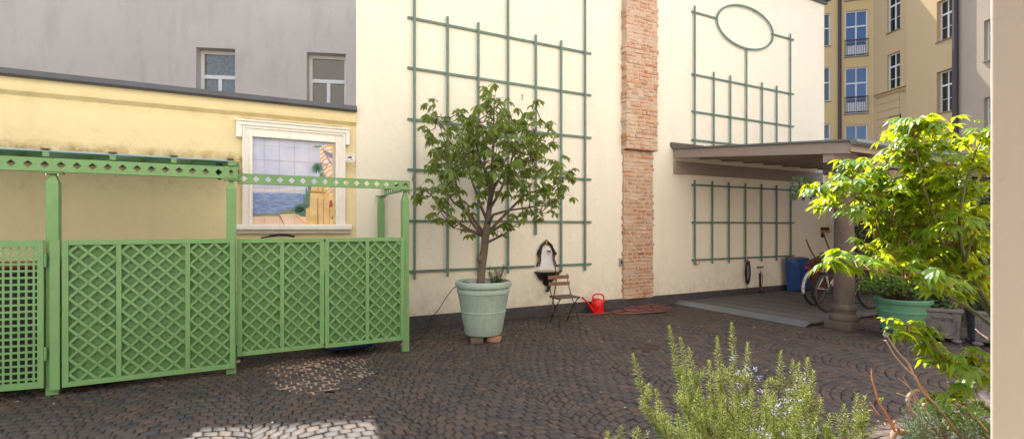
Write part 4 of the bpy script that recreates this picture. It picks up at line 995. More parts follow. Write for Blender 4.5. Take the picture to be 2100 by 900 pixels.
gt.prism([(7.95, y, zc_(YO)+z) for y, z in pf], (5.4,0,0)); gt.build('gutter', m_lead, cn, world=True, fix=True)
YCc = -3.22
MB().box(8.03, 13.3, YCc-.08, YCc+.08, 2.65, 2.83).build('header_beam', m_beam, cn, world=True, bevel=.006)
def column(x, label):
    s = thing('stone_column', (x, YCc, 0), label, 'column', 'stone columns carrying the canopy')
    MB().box(-.205,.205,-.205,.205,0,.13).build('plinth', m_stone, s, bevel=.015)
    MB().lathe([(.195,.131),(.205,.16),(.205,.20),(.19,.23),(.165,.24),(.16,.28),(.175,.31),(.175,.35),(.16,.38),(.150,.40)], n=32).build('base', m_stone, s, smooth=True)
    MB().lathe([(.145,.401),(.145,1.0),(.138,1.8),(.132,2.41)], n=32).build('shaft', m_stone, s, smooth=True)
    cp = MB(); cp.lathe([(.142,2.411),(.165,2.425),(.165,2.45),(.15,2.46),(.20,2.52),(.235,2.56)], n=32); cp.box(-.22,.22,-.2,.2,2.58,2.648)
    for s_ in (-.17,.17): cp.tube([(s_*1.1,-.2,2.53),(s_*1.1,.2,2.53)], .055, 14)
    for i in range(7): cp.sphere((-.18+i*.06,-.19,2.52), .032, 8, 6, .8, 1, 1.5); cp.sphere((-.22,-.18+i*.06,2.52), .032, 8, 6, 1, .8, 1.5)
    cp.build('capital', m_stone, s, smooth=True)
    return s
pc_ = onZ(1733, 683, 0); column(8.47, 'brown weathered stone column in front of the bicycles'); column(12.2, 'far stone column behind the maple leaves')
# deck
dk = thing('wooden_deck', (8.0, -1.4, 0), 'weathered grey plank deck with a metal edge strip under the canopy', 'deck')
pl = MB(); rdk = random.Random(2); x = 8.14
while x < 13.3:
    ww = .118; yend = -2.86+rdk.uniform(-.02,.02)
    pl.box(x, x+ww, yend, -.03, .025, .06+rdk.uniform(-.002,.002)); 
    x += ww+.012
m_plk = per_island('deck_plank', [(.075,.072,.078),(.14,.135,.14),(.10,.095,.10),(.17,.16,.165)], .75, .5, 40, dust=(.10,.07,.05), dustamt=.5)
pl.build('planks', m_plk, dk, world=True, bevel=.003)
MB().box(8.16, 13.3, -2.80, -.05, 0, .024).build('joists', m_rail, dk, world=True)
st_ = MB(); st_.add([(7.98,-2.88,.004),(8.14,-2.88,.062),(8.14,-.03,.062),(7.98,-.03,.004)], [(0,1,2,3)]); st_.box(8.141,8.20,-2.88,-.03,.0625,.066); st_.build('edge_strip', m_strip, dk, world=True, solid=.004)

# hooks, cable coil, pump, broom
def hook(px, py, label):
    p = onY(px, py, -.03); mb = MB(); mb.tube(catmull([p+Vector((0,.03,.09)), p+Vector((0,-.01,.08)), p+Vector((0,-.01,.0)), p+Vector((.03,-.02,-.03)), p+Vector((.06,-.03,-.01)), p+Vector((.065,-.03,.03))], 4), .008, 6)
    tag(mb.build('wall_hook', m_red, smooth='all'), label, 'hook', 'red hooks below the trellis')
hook(1427, 540, 'red hook hanging empty at the low trellis corner'); hook(1532, 537, 'red hook carrying the coiled black cable')
co_ = MB(); pc = onY(1533, 560, -.07); P_ = []
for i in range(7*12):
    a = 2*math.pi*i/12; lp_ = i//12; P_.append(Vector((pc.x+(.055+.012*(lp_%4))*math.sin(a)+.008*lp_-.02, pc.y-.008*(lp_%3), pc.z+.02+(.27-.015*(lp_%3))*math.cos(a))))
P_ += [pc+Vector((-.02,0,-.2)), pc+Vector((-.03,0,-.45)), Vector((pc.x-.03, pc.y, .08))]
co_.tube(catmull(P_, 3), .007, 5); tag(co_.build('cable_coil', m_black, smooth='all'), 'coiled black cable hanging from a red hook', 'cable coil')
pp = onZ(1559, 600, .06); pu = thing('bicycle_pump', (pp.x, pp.y, .063), 'black upright bicycle floor pump near the wall', 'pump')
MB().box(-.10,.10,-.05,.05,0,.022).box(-.03,.03,-.11,.11,0,.02).build('foot', m_black, pu, bevel=.004)
MB().tube([(0,0,.02),(0,0,.46)], .026, 16).build('barrel', m_black, pu, smooth=True)
MB().tube([(0,0,.46),(0,0,.60)], .008, 8).build('rod', m_chrome, pu)
MB().tube([(-.11,0,.61),(.11,0,.61)], .016, 10).build('handle', m_black, pu, smooth=True)
MB().tube(catmull([Vector((.03,0,.05)),Vector((.06,-.02,.3)),Vector((.03,-.03,.45)),Vector((-.03,-.03,.5)),Vector((-.045,-.03,.35))],5), .006, 6).build('air_hose', m_black, pu)
MB().tube([(0,-.028,.10),(0,-.045,.10)], .02, 14).build('gauge', m_red, pu)
bp_ = onX(1680, 476, 13.3); 
br_ = thing('broom', (13.34, bp_.y, .7), 'wooden broom hung head up on the corner wall behind the bicycles', 'broom')
MB().tube([(0,-.02,-.0),(0,-.02,bp_.z-.7)], .018, 8).build('handle', m_broomw, br_, smooth=True)
MB().box(-.06,.02,-.24,.22,bp_.z-.70,bp_.z-.65).build('head', m_broomw, br_, bevel=.006)
MB().box(-.055,.015,-.23,.21,bp_.z-.649,bp_.z-.57).build('bristles', m_bristle, br_)
MB().box(-.03,.0,-.10,.06,bp_.z-.84,bp_.z-.71).build('clamp', m_black, br_, bevel=.006)

# wheelbarrows stood on end against the wall
def barrow(loc, rz, mtray, label, legs=True, sc_=1):
    t_ = thing('wheelbarrow', loc, label, 'wheelbarrow', 'wheelbarrows stood on end', rz)
    mb = MB()   # stood upright: tray floor faces the yard; nose down
    H, wt, wb_ = .78*sc_, .30*sc_, .22*sc_
    mb.prism([(-wb_,-.28,.05),(wb_,-.28,.05),(wt*.92,-.28,H*.75),(wt,-.20,H),(-wt,-.20,H),(-wt*.92,-.28,H*.75)], (0,.012,0))
    mb.add([(-wb_,-.28,.05),(-wt*.92,-.28,H*.75),(-wt,-.20,H),(-wt-.08,0,H+.03),(-wb_-.08,0,-.0)], [(0,1,2,3,4)]); mb.add([(wb_,-.28,.05),(wt*.92,-.28,H*.75),(wt,-.20,H),(wt+.08,0,H+.03),(wb_+.08,0,-.0)], [(4,3,2,1,0)])
    mb.add([(-wt,-.20,H),(wt,-.20,H),(wt+.08,0,H+.03),(-wt-.08,0,H+.03)], [(0,1,2,3)]); mb.add([(-wb_,-.28,.05),(wb_,-.28,.05),(wb_+.08,0,0),(-wb_-.08,0,0)], [(0,1,2,3)])
    mb.build('tray', mtray, t_, solid=.006)
    if legs:
        for s in (-1, 1):
            MB().tube(catmull([Vector((s*.10,-.33,.10)),Vector((s*.20,-.32,.5)),Vector((s*.26,-.30,.82)),Vector((s*.30,-.20,1.12)),Vector((s*.31,-.14,1.38))],5), .017, 8).build('shaft', m_barrow, t_, smooth='all')
            MB().tube(catmull([Vector((s*.20,-.31,.45)),Vector((s*.21,-.50,.52)),Vector((s*.22,-.62,.64)),Vector((s*.22,-.55,.76)),Vector((s*.25,-.31,.82))],5), .014, 8).build('leg', m_barrow, t_, smooth='all')
        MB().tube([(-.03,-.42,.12),(.03,-.42,.12)], .17, 20).build('wheel', m_black, t_, smooth=True)
    return t_
bw = onZ(1630, 592, .06)
barrow((bw.x-.33, -.12, .065), R(4), m_bluebin, 'deep blue wheelbarrow tray leaning on the wall beside the trellis', False, 1.02)
rbw = barrow((bw.x+.28, -.36, .065), R(-6), m_barrow, 'rusty red wheelbarrow stood on end with long brown handles up')

rbw.rotation_euler = (0, R(-13), R(-6))
wd = MB(); rw_ = random.Random(8)
for i in range(90):
    x_, y_ = (rw_.uniform(1.9, 7.9), -.05-abs(rw_.gauss(0,.05))) if i < 45 else (rw_.uniform(-1, 8), rw_.uniform(-4.5, -.3))
    for k in range(7):
        a_ = rw_.uniform(0, 6.28); leaflet(wd, Vector((x_, y_, -.004)), Vector((math.cos(a_)*.6, math.sin(a_)*.6, 1)), Vector((0,1,.2)), rw_.uniform(.015,.04), .007, .5, .1)
tag(wd.build('weeds', m_dgl), 'tiny green weeds sprouting in the cobble joints and at the wall foot', 'weeds', kind='stuff')
# bicycles
m_rimg = M('dull_rim', (.12,.12,.12), .4, .1, 8, metal=.7)
def bike(loc, rz, mf, fend, label):
    t_ = thing('bicycle', loc, label, 'bicycle', 'bicycles parked on the deck', rz)
    Rw, wb_ = .345, 1.08
    def wheel(x):
        ty = MB(); n = 40
        ty.tube([(x+Rw*math.cos(2*math.pi*i/n), 0, Rw+.01+Rw*math.sin(2*math.pi*i/n)) for i in range(n)], .02, 8, closed=True); wo = ty.build('wheel', m_black, t_, smooth='all')
        ri = MB(); ri.tube([(x+(Rw-.028)*math.cos(2*math.pi*i/n), 0, Rw+.01+(Rw-.028)*math.sin(2*math.pi*i/n)) for i in range(n)], .011, 6, closed=True); ri.build('rim', m_rimg, wo, smooth='all')
        sp = MB(); c_ = Vector((x, 0, Rw+.01))
        for i in range(28):
            a = 2*math.pi*i/28; sp.tube([c_+Vector((.02*math.cos(a+.9), (.02 if i % 2 else -.02), .02*math.sin(a+.9))), c_+Vector(((Rw-.03)*math.cos(a), 0, (Rw-.03)*math.sin(a)))], .0016, 3)
        sp.tube([c_+Vector((0,-.045,0)), c_+Vector((0,.045,0))], .022, 10); sp.build('spokes', m_rimg, wo)
    wheel(0); wheel(wb_)
    a_ = Vector((0,0,Rw+.01)); f_ = Vector((wb_,0,Rw+.01)); bb = Vector((.46,0,.29)); stp = Vector((.30,0,.80)); hd = Vector((.88,0,.86)); hb = Vector((.92,0,.70))
    fr = MB(); fr.tube([bb, stp], .016, 8); fr.tube([bb, hb], .018, 8); fr.tube([bb+Vector((.03,0,.12)), hd+Vector((.02,0,-.08))], .015, 8); fr.tube([hb+Vector((.01,0,-.04)), hd], .019, 8)
    for s in (-.05,.05): fr.tube([a_+Vector((0,s,0)), bb+Vector((0,s*.6,0))], .010, 6); fr.tube([a_+Vector((0,s,0)), stp+Vector((.03,s*.3,-.15))], .008, 6); fr.tube([f_+Vector((0,s,0)), hb+Vector((.01,s*.9,-.02))], .012, 6)
    fr.build('frame', mf, t_, smooth=True)
    sd = MB(); sp_ = stp+Vector((-.02,0,.13)); sd.tube([stp, sp_], .012, 8); sd.sphere(sp_+Vector((-.06,0,.03)), .1, 14, 8, 1.15, .95, .38); sd.sphere(sp_+Vector((.08,0,.035)), .06, 12, 6, 1.5, .55, .4); sd.build('saddle', m_black, t_, smooth='all')
    st = hd+Vector((-.04,0,.17)); ha = MB(); ha.tube([hd, st], .013, 8); ha.tube(catmull([st+Vector((-.24,-.29,-.02)), st+Vector((-.08,-.28,.01)), st+Vector((.03,-.15,.03)), st+Vector((.02,0,0)), st+Vector((.03,.15,.03)), st+Vector((-.08,.28,.01)), st+Vector((-.24,.29,-.02))],5), .011, 8); ha.build('handlebar', m_chrome, t_, smooth='all')
    gp2 = MB()
    for s in (-1,1): gp2.tube([st+Vector((-.25,s*.292,-.021)), st+Vector((-.12,s*.284,.0))], .016, 8)
    gp2.build('grip', m_black, t_, smooth=True)
    fd = MB()
    for x, a0, a1 in ((0,10,195),(wb_,-5,130)):
        P_ = []
        for i in range(15):
            a = R(a0+(a1-a0)*i/14); P_.append((x+(Rw+.035)*math.cos(a), (Rw+.035)*math.sin(a)+Rw+.01))
        for i in range(14):
            (x0_, z0_), (x1_, z1_) = P_[i], P_[i+1]; fd.add([(x0_,-.03,z0_),(x0_,.03,z0_),(x1_,.03,z1_),(x1_,-.03,z1_)], [(0,1,2,3)])
    fd.build('mudguard', fend, t_, solid=.003, smooth='all')
    rk = MB(); 
    for s in (-.055, 0, .055): rk.tube([(-.22,s,.79),(.24,s,.79)], .006, 6)
    for x in (-.2,0,.2): rk.tube([(x,-.055,.79),(x,.055,.79)], .006, 6)
    for s in (-.06,.06): rk.tube([(0,s,Rw+.01),(-.1,s,.79)], .006, 6)
    rk.build('luggage_rack', m_black, t_)
    MB().box(-.26,-.225,-.045,.045,.75,.78).build('rear_light', m_lens, t_, bevel=.006)
    ck = MB(); ck.tube([bb+Vector((0,-.055,0)), bb+Vector((0,.055,0))], .02, 8); ck.tube([bb+Vector((0,-.04,0)), bb+Vector((0,-.046,0))], .09, 24); ck.tube([bb+Vector((0,-.06,0)), bb+Vector((.10,-.06,-.14))], .008, 6); ck.tube([bb+Vector((0,.06,0)), bb+Vector((-.10,.06,.14))], .008, 6)
    ck.box(.51,.61,-.13,-.06,.14,.16); ck.box(.31,.41,.06,.13,.42,.44); ck.build('crankset', m_black, t_)
    ks = MB(); ks.tube([(.30,.05,.28),(.26,.16,0)], .007, 6); ks.build('kickstand', m_black, t_)
    return t_
w1 = onZ(1672, 628, .06); b1 = onZ(1694, 640, .06)
bike((w1.x+.08, w1.y+.05, .062), R(-2), m_bikew, m_bikew, 'white bicycle with white rear mudguard, nearest the barrows')
bike((b1.x+.08, b1.y, .062), R(-10), m_bikep, m_black, 'dark plum bicycle with black mudguards beside the stone column')

# ================================================================= pots and planters right
gp0 = onZ(1834, 690, 0); gx, gy = 8.60, -3.98
dl = thing('plant_dolly', (gx, gy, 0), 'dark wheeled plant dolly under the bright green pot', 'plant dolly')
MB().lathe([(.28,.085),(.28,.115)], n=28).build('platform', m_rail, dl)
for i in range(4):
    a = R(45+90*i+20); x, y = .26*math.cos(a), .26*math.sin(a); MB().tube([(x-.014,y-.008,.042),(x+.014,y+.008,.042)], .042, 16).build('castor', m_wheel, dl, smooth=True)
gpt = thing('plant_pot', (gx, gy, .116), 'bright green round plastic pot on a wheeled dolly right of the column', 'pot')
MB().lathe([(.02,.0),(.265,.0),(.28,.012),(.315,.26),(.325,.265),(.325,.285),(.318,.29),(.33,.40),(.355,.405),(.362,.45),(.35,.465),(.33,.46),(.325,.42),(.02,.40)], n=56).build('shell', m_pot2, gpt, smooth=True)
MB().lathe([(.01,.41),(.32,.42)], n=24, cap=False).build('soil', m_soil, gpt)
m_euo = leafmat('round_leaf', ((.05,.16,.02),(.12,.28,.03)), (.3,.5,.05), .4)
def roundbush(name, label, base, R_, H, n, lsz, m_, rr, seedoff=(0,0), group=None):
    t_ = thing(name, base, label, 'plant', group); lf = MB(); st = MB()
    for i in range(n):
        a = rr.uniform(0, 6.28); u = rr.uniform(-.3,1); s = math.sqrt(max(0,1-u*u))*rr.uniform(.55,1.05)
        p = Vector((math.cos(a)*s*R_+seedoff[0], math.sin(a)*s*R_+seedoff[1], H*.5+u*H*.5*rr.uniform(.7,1.05)))
        if i % 6 == 0: st.tube([Vector((p.x*.2, p.y*.2, 0)), p], [.005,.002], 4)
        d_ = Vector((rr.uniform(-1,1), rr.uniform(-1,1), rr.uniform(-.6,.3))); leaflet(lf, p, d_, Vector((rr.uniform(-.4,.4), rr.uniform(-.4,.4), 1)), lsz*rr.uniform(.7,1.2), lsz*.75, .25, .1)
    st.build('stems', m_twig, t_); lf.build('foliage', m_, t_); return t_
roundbush('leafy_bush', 'round leaved green bush spilling from the bright green pot towards the column', (gx-.05, gy, .53), .42, .42, 700, .045, m_euo, rt, (-.16, .05))
def planter(cx_, cy_, h, label, rz=R(33.5)):
    x0, x1, y0, y1 = cx_-.2, cx_+.2, cy_-.205, cy_+.205
    t_ = thing('stone_planter', ((x0+x1)/2, (y0+y1)/2, 0), label, 'planter', 'grey ornamental planters along the ivy wall', rz)
    mb = MB(); ax, ay = (x1-x0)/2, (y1-y0)/2
    mb.add([(-ax*.88,-ay*.92,.06),(ax*.88,-ay*.92,.06),(ax*.88,ay*.92,.06),(-ax*.88,ay*.92,.06),(-ax,-ay,h-.05),(ax,-ay,h-.05),(ax,ay,h-.05),(-ax,ay,h-.05)], [(0,3,2,1),(4,5,6,7),(0,1,5,4),(1,2,6,5),(2,3,7,6),(3,0,4,7)])
    mb.build('box', m_grpl, t_, bevel=.008)
    MB().box(-ax-.02, ax+.02, -ay-.02, ay+.02, h-.049, h).build('rim', m_grpl, t_, bevel=.01)
    pn = MB(); X = -ax*.95-.012
    pts = []
    for sy in (-1, 1):
        for sz in (-1, 1): pass
    z0_, z1_ = .13, h-.12; yy = ay*.78
    loop = [(-yy+.04,z0_),(yy-.04,z0_),(yy-.04,z0_+.03),(yy,z0_+.04),(yy,z1_-.04),(yy-.04,z1_-.03),(yy-.04,z1_),(-yy+.04,z1_),(-yy+.04,z1_-.03),(-yy,z1_-.04),(-yy,z0_+.04),(-yy+.04,z0_+.03)]
    pn.tube([(X-.0+(-.03*(z-.1)/(h)), y, z) for y, z in loop], .008, 6, closed=True); pn.build('moulded_panel', m_grpl, t_)
    for sx_ in (-.8,.8):
        for sy in (-.8,.8): MB().sphere((sx_*ax, sy*ay, .03), .045, 10, 6, 1.2, 1.4, .75).build('foot', m_grpl, t_, smooth='all')
    MB().box(-ax+.03, ax-.03, -ay+.03, ay-.03, h+.0015, h+.004).build('soil', m_soil, t_)
    return t_
planter(8.82, -4.33, .48, 'grey ornamental planter box beside the bright green pot')
planter(9.08, -4.80, .48, 'grey ornamental planter box half hidden by the door jamb')
m_ivy = leafmat('ivy_leaf', ((.03,.075,.018),(.07,.14,.03)), (.12,.2,.04), .25)
m_ivyy = leafmat('ivy_yellow_leaf', ((.30,.25,.03),(.35,.18,.05)), (.4,.3,.05), .3)
ri = random.Random(21)
iv = MB(); iy = MB(); sm = MB()
def ivyleaf(mb, p, s, rr, facing=(-1,0,0)):
    n_ = (Vector(facing)+Vector((rr.uniform(-.5,.5), rr.uniform(-.5,.5), rr.uniform(-.1,.7)))).normalized(); d_ = Vector((rr.uniform(-.3,.3), rr.uniform(-.6,.6), -1)); d_ = (d_-n_*d_.dot(n_)).normalized(); sd_ = d_.cross(n_)
    q_ = lambda a, b_: p+d_*(s*a)+sd_*(s*b_)
    mb.add([q_(-.1,0), q_(-.25,.3), q_(.1,.55), q_(.3,.3), q_(.75,0), q_(.3,-.3), q_(.1,-.55), q_(-.25,-.3), q_(.15,0)+n_*s*.08], [(0,1,8),(1,2,8),(2,3,8),(3,4,8),(4,5,8),(5,6,8),(6,7,8),(7,0,8)])
def ndens(y, z): return math.sin(y*2.1+z*3)+math.sin(y*5.3-z*2.2)+math.sin(z*6+y)
for i in range(6800):
    y = -.75-ri.random()*6.4; z = ri.random()**.9*2.7
    if ndens(y, z) < -1.6 and ri.random() < .7: continue
    bulge = .12+.16*(ndens(y, z)+3)/6+ (.5 if z < 1.0 else .15)*ri.random()
    ivyleaf(iy if ri.random() < .035 else iv, Vector((XR-.02-bulge, y, z)), ri.uniform(.05,.11), ri)
for i in range(40):
    y = -.9-ri.random()*6.0; sm.tube([(XR-.03,y,0),(XR-.05,y+ri.uniform(-.2,.2),1.0),(XR-.05,y+ri.uniform(-.4,.4),2.4)], [.012,.009,.004], 5)
it = thing('ivy', (XR-.1, -4.6, 0), 'dark ivy covering the yard wall behind the maple', 'ivy'); it['kind'] = 'stuff'
sm.build('stems', m_twig, it, world=True); iv.build('foliage', m_ivy, it, world=True); yo = iy.build('yellowed_leaves', m_ivyy, it, world=True)
for n_, (cx, cy, lab) in enumerate(((8.85,-4.30,'trailing dark green creeper growing out of the planter beside the bright green pot'),(9.1,-4.78,'trailing dark creeper in the planter half hidden by the jamb'))):
    t_ = thing('creeper_plant', (cx, cy, .48), lab, 'plant'); lf = MB(); st = MB()
    for i in range(420):
        a = ri.uniform(0,6.28); s = ri.uniform(0,.42); s *= .7; z = ri.uniform(-.02,.35) - (s > .24)*ri.uniform(0,.3)
        p = Vector((math.cos(a)*s*.8, math.sin(a)*s, z)); ivyleaf(lf, p, ri.uniform(.03,.06), ri, (math.cos(a), math.sin(a), .4))
        if i % 12 == 0: st.tube([(0,0,0), (p.x*.8, p.y*.8, max(p.z,.05)), p], .002, 4)
    st.build('stems', m_twig, t_); lf.build('foliage', m_ivy, t_)
t_ = thing('creeper_plant', (8.1, -3.1, 2.3), 'sprig of dark creeper hanging from the column capital', 'plant'); lf = MB(); st = MB()
for i in range(60):
    p = Vector((-.25+ri.uniform(-.15,.2), ri.uniform(-.1,.35), ri.uniform(-.22,.15))); ivyleaf(lf, p, ri.uniform(.05,.09), ri)
st.tube([(0,0,.2),(-.2,.1,.1),(-.3,.2,-.15)], .005, 5); st.build('stems', m_twig, t_); lf.build('foliage', m_ivy, t_)

# ================================================================= near plants: maple
m_map = leafmat('maple_leaf', ((.06,.17,.012),(.14,.29,.025)), (.74,.84,.02), .46, .34)
mt = thing('japanese_maple', onD(1985, 980, 2.5), 'sunlit yellow green maple with red seed clusters in front of the canopy', 'tree')
rm = random.Random(9)
def maple_leaf(mb, p, out, size, rr):
    up = Vector((rr.uniform(-.5,.5), rr.uniform(-.5,.5), 1)).normalized(); out = (out-up*out.dot(up)).normalized(); sd = out.cross(up)
    for a, s in ((0,1),(34,.93),(-34,.93),(72,.72),(-72,.72),(118,.36),(-118,.36)):
        a = R(a+rr.uniform(-5,5)); dv = out*math.cos(a)+sd*math.sin(a)
        leaflet(mb, p, dv, up, size*s, size*.38*(s**.5), rr.uniform(.25,.75), .10, segs=((.0,.35),(.35,1.0),(.62,.72),(1.0,0)))
mtr = MB(); mtw = MB(); mlf = MB(); msd = MB()
def D3(px, py, d): return onD(px, py, d)
mlimbs = [([(2140,1010,2.55),(2115,860,2.6),(2085,740,2.6),(2040,650,2.65),(1995,600,2.7),(1950,555,2.75),(1905,505,2.8),(1850,465,2.8),(1790,420,2.75),(1735,395,2.7)],.022),
          ([(2050,660,2.65),(2000,580,2.62),(1975,520,2.6),(1968,460,2.55),(1975,400,2.5),(1995,330,2.45),(2010,290,2.4)],.012),
          ([(1950,555,2.75),(1925,480,2.7),(1900,400,2.6),(1885,340,2.6),(1875,280,2.6)],.009),
          ([(2060,690,2.5),(2000,640,2.45),(1940,605,2.4),(1880,578,2.35),(1810,560,2.3),(1740,545,2.3)],.009),
          ([(2070,800,2.3),(2015,770,2.3),(1960,750,2.25),(1910,710,2.2),(1870,680,2.2),(1845,670,2.2)],.006),
          ([(2070,930,2.1),(2000,860,2.1),(1960,830,2.1),(1930,815,2.1)],.005),
          ([(1975,560,2.6),(1990,500,2.5),(2015,450,2.45)],.009), ([(1905,505,2.8),(1840,500,2.9),(1790,480,2.9)],.007)]
MLP = []
for pts, r0 in mlimbs:
    P_ = catmull([D3(*p) for p in pts], 3); n = len(P_); mtr.tube(P_, [r0*(1-.8*i/(n-1)) for i in range(n)], 8); MLP += P_
mcl = [(1880,262,34,2.6),(1850,275,30,2.6),(1915,268,30,2.6),(1825,295,24,2.6),(1935,290,25,2.55),(1880,305,36,2.65),(1840,325,30,2.65),(1900,345,32,2.65),(1975,290,24,2.45),(2010,285,26,2.4),(2025,270,18,2.4),(1995,320,32,2.45),(1960,325,26,2.5),(2015,350,26,2.4),
       (1665,388,20,2.65),(1690,385,26,2.65),(1720,378,28,2.65),(1745,345,24,2.7),(1770,335,26,2.7),(1740,395,30,2.7),(1775,370,36,2.75),(1800,345,26,2.75),(1715,412,22,2.7),(1750,425,26,2.7),(1800,400,38,2.8),(1840,390,36,2.8),(1870,380,30,2.75),(1785,440,30,2.8),(1825,440,34,2.85),(1860,430,34,2.85),
       (1900,400,34,2.7),(1935,370,32,2.6),(1960,400,32,2.6),(1995,390,30,2.5),(1920,440,36,2.7),(1960,450,34,2.6),(2000,440,30,2.5),(1885,460,36,2.8),(1840,480,30,2.85),(1805,480,24,2.85),(1900,500,32,2.8),(1950,500,34,2.7),(1995,500,32,2.55),(2020,480,24,2.5),(1870,515,24,2.8),(2005,550,30,2.6),(1970,545,24,2.7),(2015,600,24,2.6),(1930,540,28,2.85),(1980,570,28,2.7),(1900,540,24,2.9),(1860,550,16,2.9),(1820,505,22,2.95),(1775,505,16,2.9),(1880,545,20,2.95),(1975,520,30,2.8),(2000,565,24,2.75),(1840,520,18,2.8),
       (1706,541,18,2.3),(1725,532,20,2.3),(1750,526,24,2.3),(1772,536,24,2.3),(1745,550,16,2.3),(1800,545,24,2.3),(1830,550,22,2.35),(1860,556,24,2.35),(1890,566,24,2.35),(1920,576,24,2.4),(1950,582,20,2.4),(1905,560,20,2.4),(1985,600,20,2.45),
       (1840,672,22,2.2),(1865,665,24,2.2),(1895,670,20,2.2),(1870,690,22,2.2),(1895,705,22,2.2),(1915,725,22,2.22),(1940,745,24,2.25),(1965,755,24,2.25),(1990,745,22,2.3),(2015,740,22,2.3),(1990,770,18,2.3),(2015,765,18,2.3),(1925,812,20,2.1),(1950,815,20,2.1),(1915,820,12,2.1),(1990,840,20,2.1),(2015,830,20,2.1),(1975,865,18,2.1),(2010,870,20,2.1)]
for cx, cy, r, dep in mcl:
    for rep in range(2 if r > 27 else 1):
        d_ = dep+rm.uniform(-.12,.18) + rep*.18
        cen = D3(cx+rm.uniform(-6,6), cy-4+rm.uniform(-6,6), d_); near = min(MLP, key=lambda q_: (q_-cen).length); rad = r/F*dep
        mtw.tube([near, (near+cen)/2+Vector((0,0,rm.uniform(-.01,.03))), cen], [.0035,.0025,.0018], 5)
        for i in range(int(3+r*r/105)):
            off = Vector((rm.gauss(0,.48), rm.gauss(0,.55), rm.gauss(0,.34)))*rad; p = cen+off
            mtw.tube([cen+off*.15, p], [.0012,.0009], 3)
            out = Vector((off.x, off.y, -.1)); out = out if out.length > .005 else Vector((1,0,0)); out = out.normalized()+Vector((rm.uniform(-.6,.6), rm.uniform(-.6,.6), 0))
            maple_leaf(mlf, p, out.normalized(), rm.choice((rm.uniform(.04,.06), rm.uniform(.06,.088), rm.uniform(.06,.088))), rm)
        if rm.random() < .6:
            s0 = cen+Vector((rm.uniform(-.5,.5), rm.uniform(-.5,.5), -.5))*rad
            for i in range(12):
                q_ = s0+Vector((rm.uniform(-.02,.02), rm.uniform(-.02,.02), rm.uniform(-.02,.02))); msd.tube([s0, q_], .0006, 3)
                leaflet(msd, q_, Vector((rm.uniform(-1,1), rm.uniform(-1,1), -.5)), Vector((0,0,1)), .011, .006)
mtr.build('trunk', m_mtwig, mt, world=True, smooth='all'); mtw.build('twigs', M('red_twig', (.16,.06,.03), .6, .3, 30), mt, world=True)
mlf.build('crown', m_map, mt, world=True); msd.build('seeds', leafmat('maple_seed', ((.40,.06,.05),(.55,.16,.10)), (.6,.12,.08), .4), mt, world=True)

# ================================================================= rosemary, grey bush, bare twigs, trough
m_ros = leafmat('rosemary_needle', ((.07,.13,.025),(.36,.44,.15)), (.50,.56,.09), .38, .4)
m_rstem = M('rosemary_stem', (.16,.11,.05), .8, .2, 30)
rr = random.Random(14)
ro = thing('rosemary_bush', onD(1520, 960, 2.2), 'upright rosemary bush with pale blue flowers at the bottom of the view', 'shrub')
rs, rn, rfl = MB(), MB(), MB()
def needle(mb, p, d, up, L, W_):
    d = d.normalized(); sd = d.cross(up); sd.normalize(); e_ = p+d*L-Vector((0,0,L*.12)); m_ = p+d*L*.55; nn = sd.cross(d)*W_*.35
    mb.add([p, m_+sd*W_*.5+nn, e_, m_-sd*W_*.5+nn, m_], [(0,1,4),(1,2,4),(0,4,3),(4,2,3)])
def shoot(P_, L0=.029, step=.0024, mbn=rn, mbs=rs, r0=.0028):
    Q = catmull(P_, 6); n = len(Q); mbs.tube(Q, [r0*(1-.75*i/(n-1)) for i in range(n)], 5)
    acc = 0; k = rr.randint(0, 9); tot = sum((Q[i+1]-Q[i]).length for i in range(n-1)); run = 0
    for i in range(n-1):
        seg = Q[i+1]-Q[i]; L = seg.length
        if L < 1e-6: continue
        t_ = seg/L; a1 = t_.cross(Vector((.3,.2,1)).normalized()); a1 = a1.normalized() if a1.length > .01 else Vector((1,0,0)); a2 = t_.cross(a1)
        while acc < L:
            f = (run+acc)/tot; p = Q[i]+t_*acc; k += 1; an_ = k*2.399+rr.uniform(-.4,.4); rad = a1*math.cos(an_)+a2*math.sin(an_)
            tipf = min(1, (1-f)*6+.35); d_ = rad*(.95*tipf+.15)+t_*(.6+.5*(1-tipf)); 
            needle(mbn, p, d_, t_, L0*rr.uniform(.7,1.15)*(.55+.45*tipf), .0044); acc += step
        acc -= L; run += L
tips = [(1298,728,1420,960,2.2),(1373,670,1470,960,2.25),(1395,693,1480,940,2.3),(1413,714,1490,930,2.2),(1398,773,1455,960,2.1),(1454,741,1500,960,2.15),(1470,692,1510,960,2.25),(1500,663,1535,970,2.3),(1533,705,1530,970,2.35),(1572,782,1560,970,2.2),(1601,722,1580,970,2.3),(1626,740,1600,970,2.25),(1638,746,1605,970,2.1),(1656,735,1620,980,2.2),(1668,762,1640,980,2.15),(1570,805,1575,980,2.05),(1586,806,1590,990,2.0),(1757,809,1745,980,2.1),(1731,831,1740,980,2.15),(1772,815,1755,990,2.05),(1700,850,1700,990,2.2),
        (1273,875,1290,980,2.1),(1308,878,1320,980,2.1),(1247,888,1262,980,2.1),(1345,800,1420,980,2.1),(1430,800,1470,980,2.05),(1500,780,1520,980,2.05),(1540,800,1545,980,2.1),(1615,800,1600,990,2.0),(1650,810,1620,990,2.05),(1480,830,1490,990,2.0),(1440,850,1450,990,2.0),(1390,850,1420,990,2.05),(1530,850,1530,990,1.98),(1580,870,1575,990,1.98),(1625,860,1610,990,1.98),(1670,860,1650,990,2.1),(1360,850,1400,980,2.15),(1683,820,1650,980,2.2)]
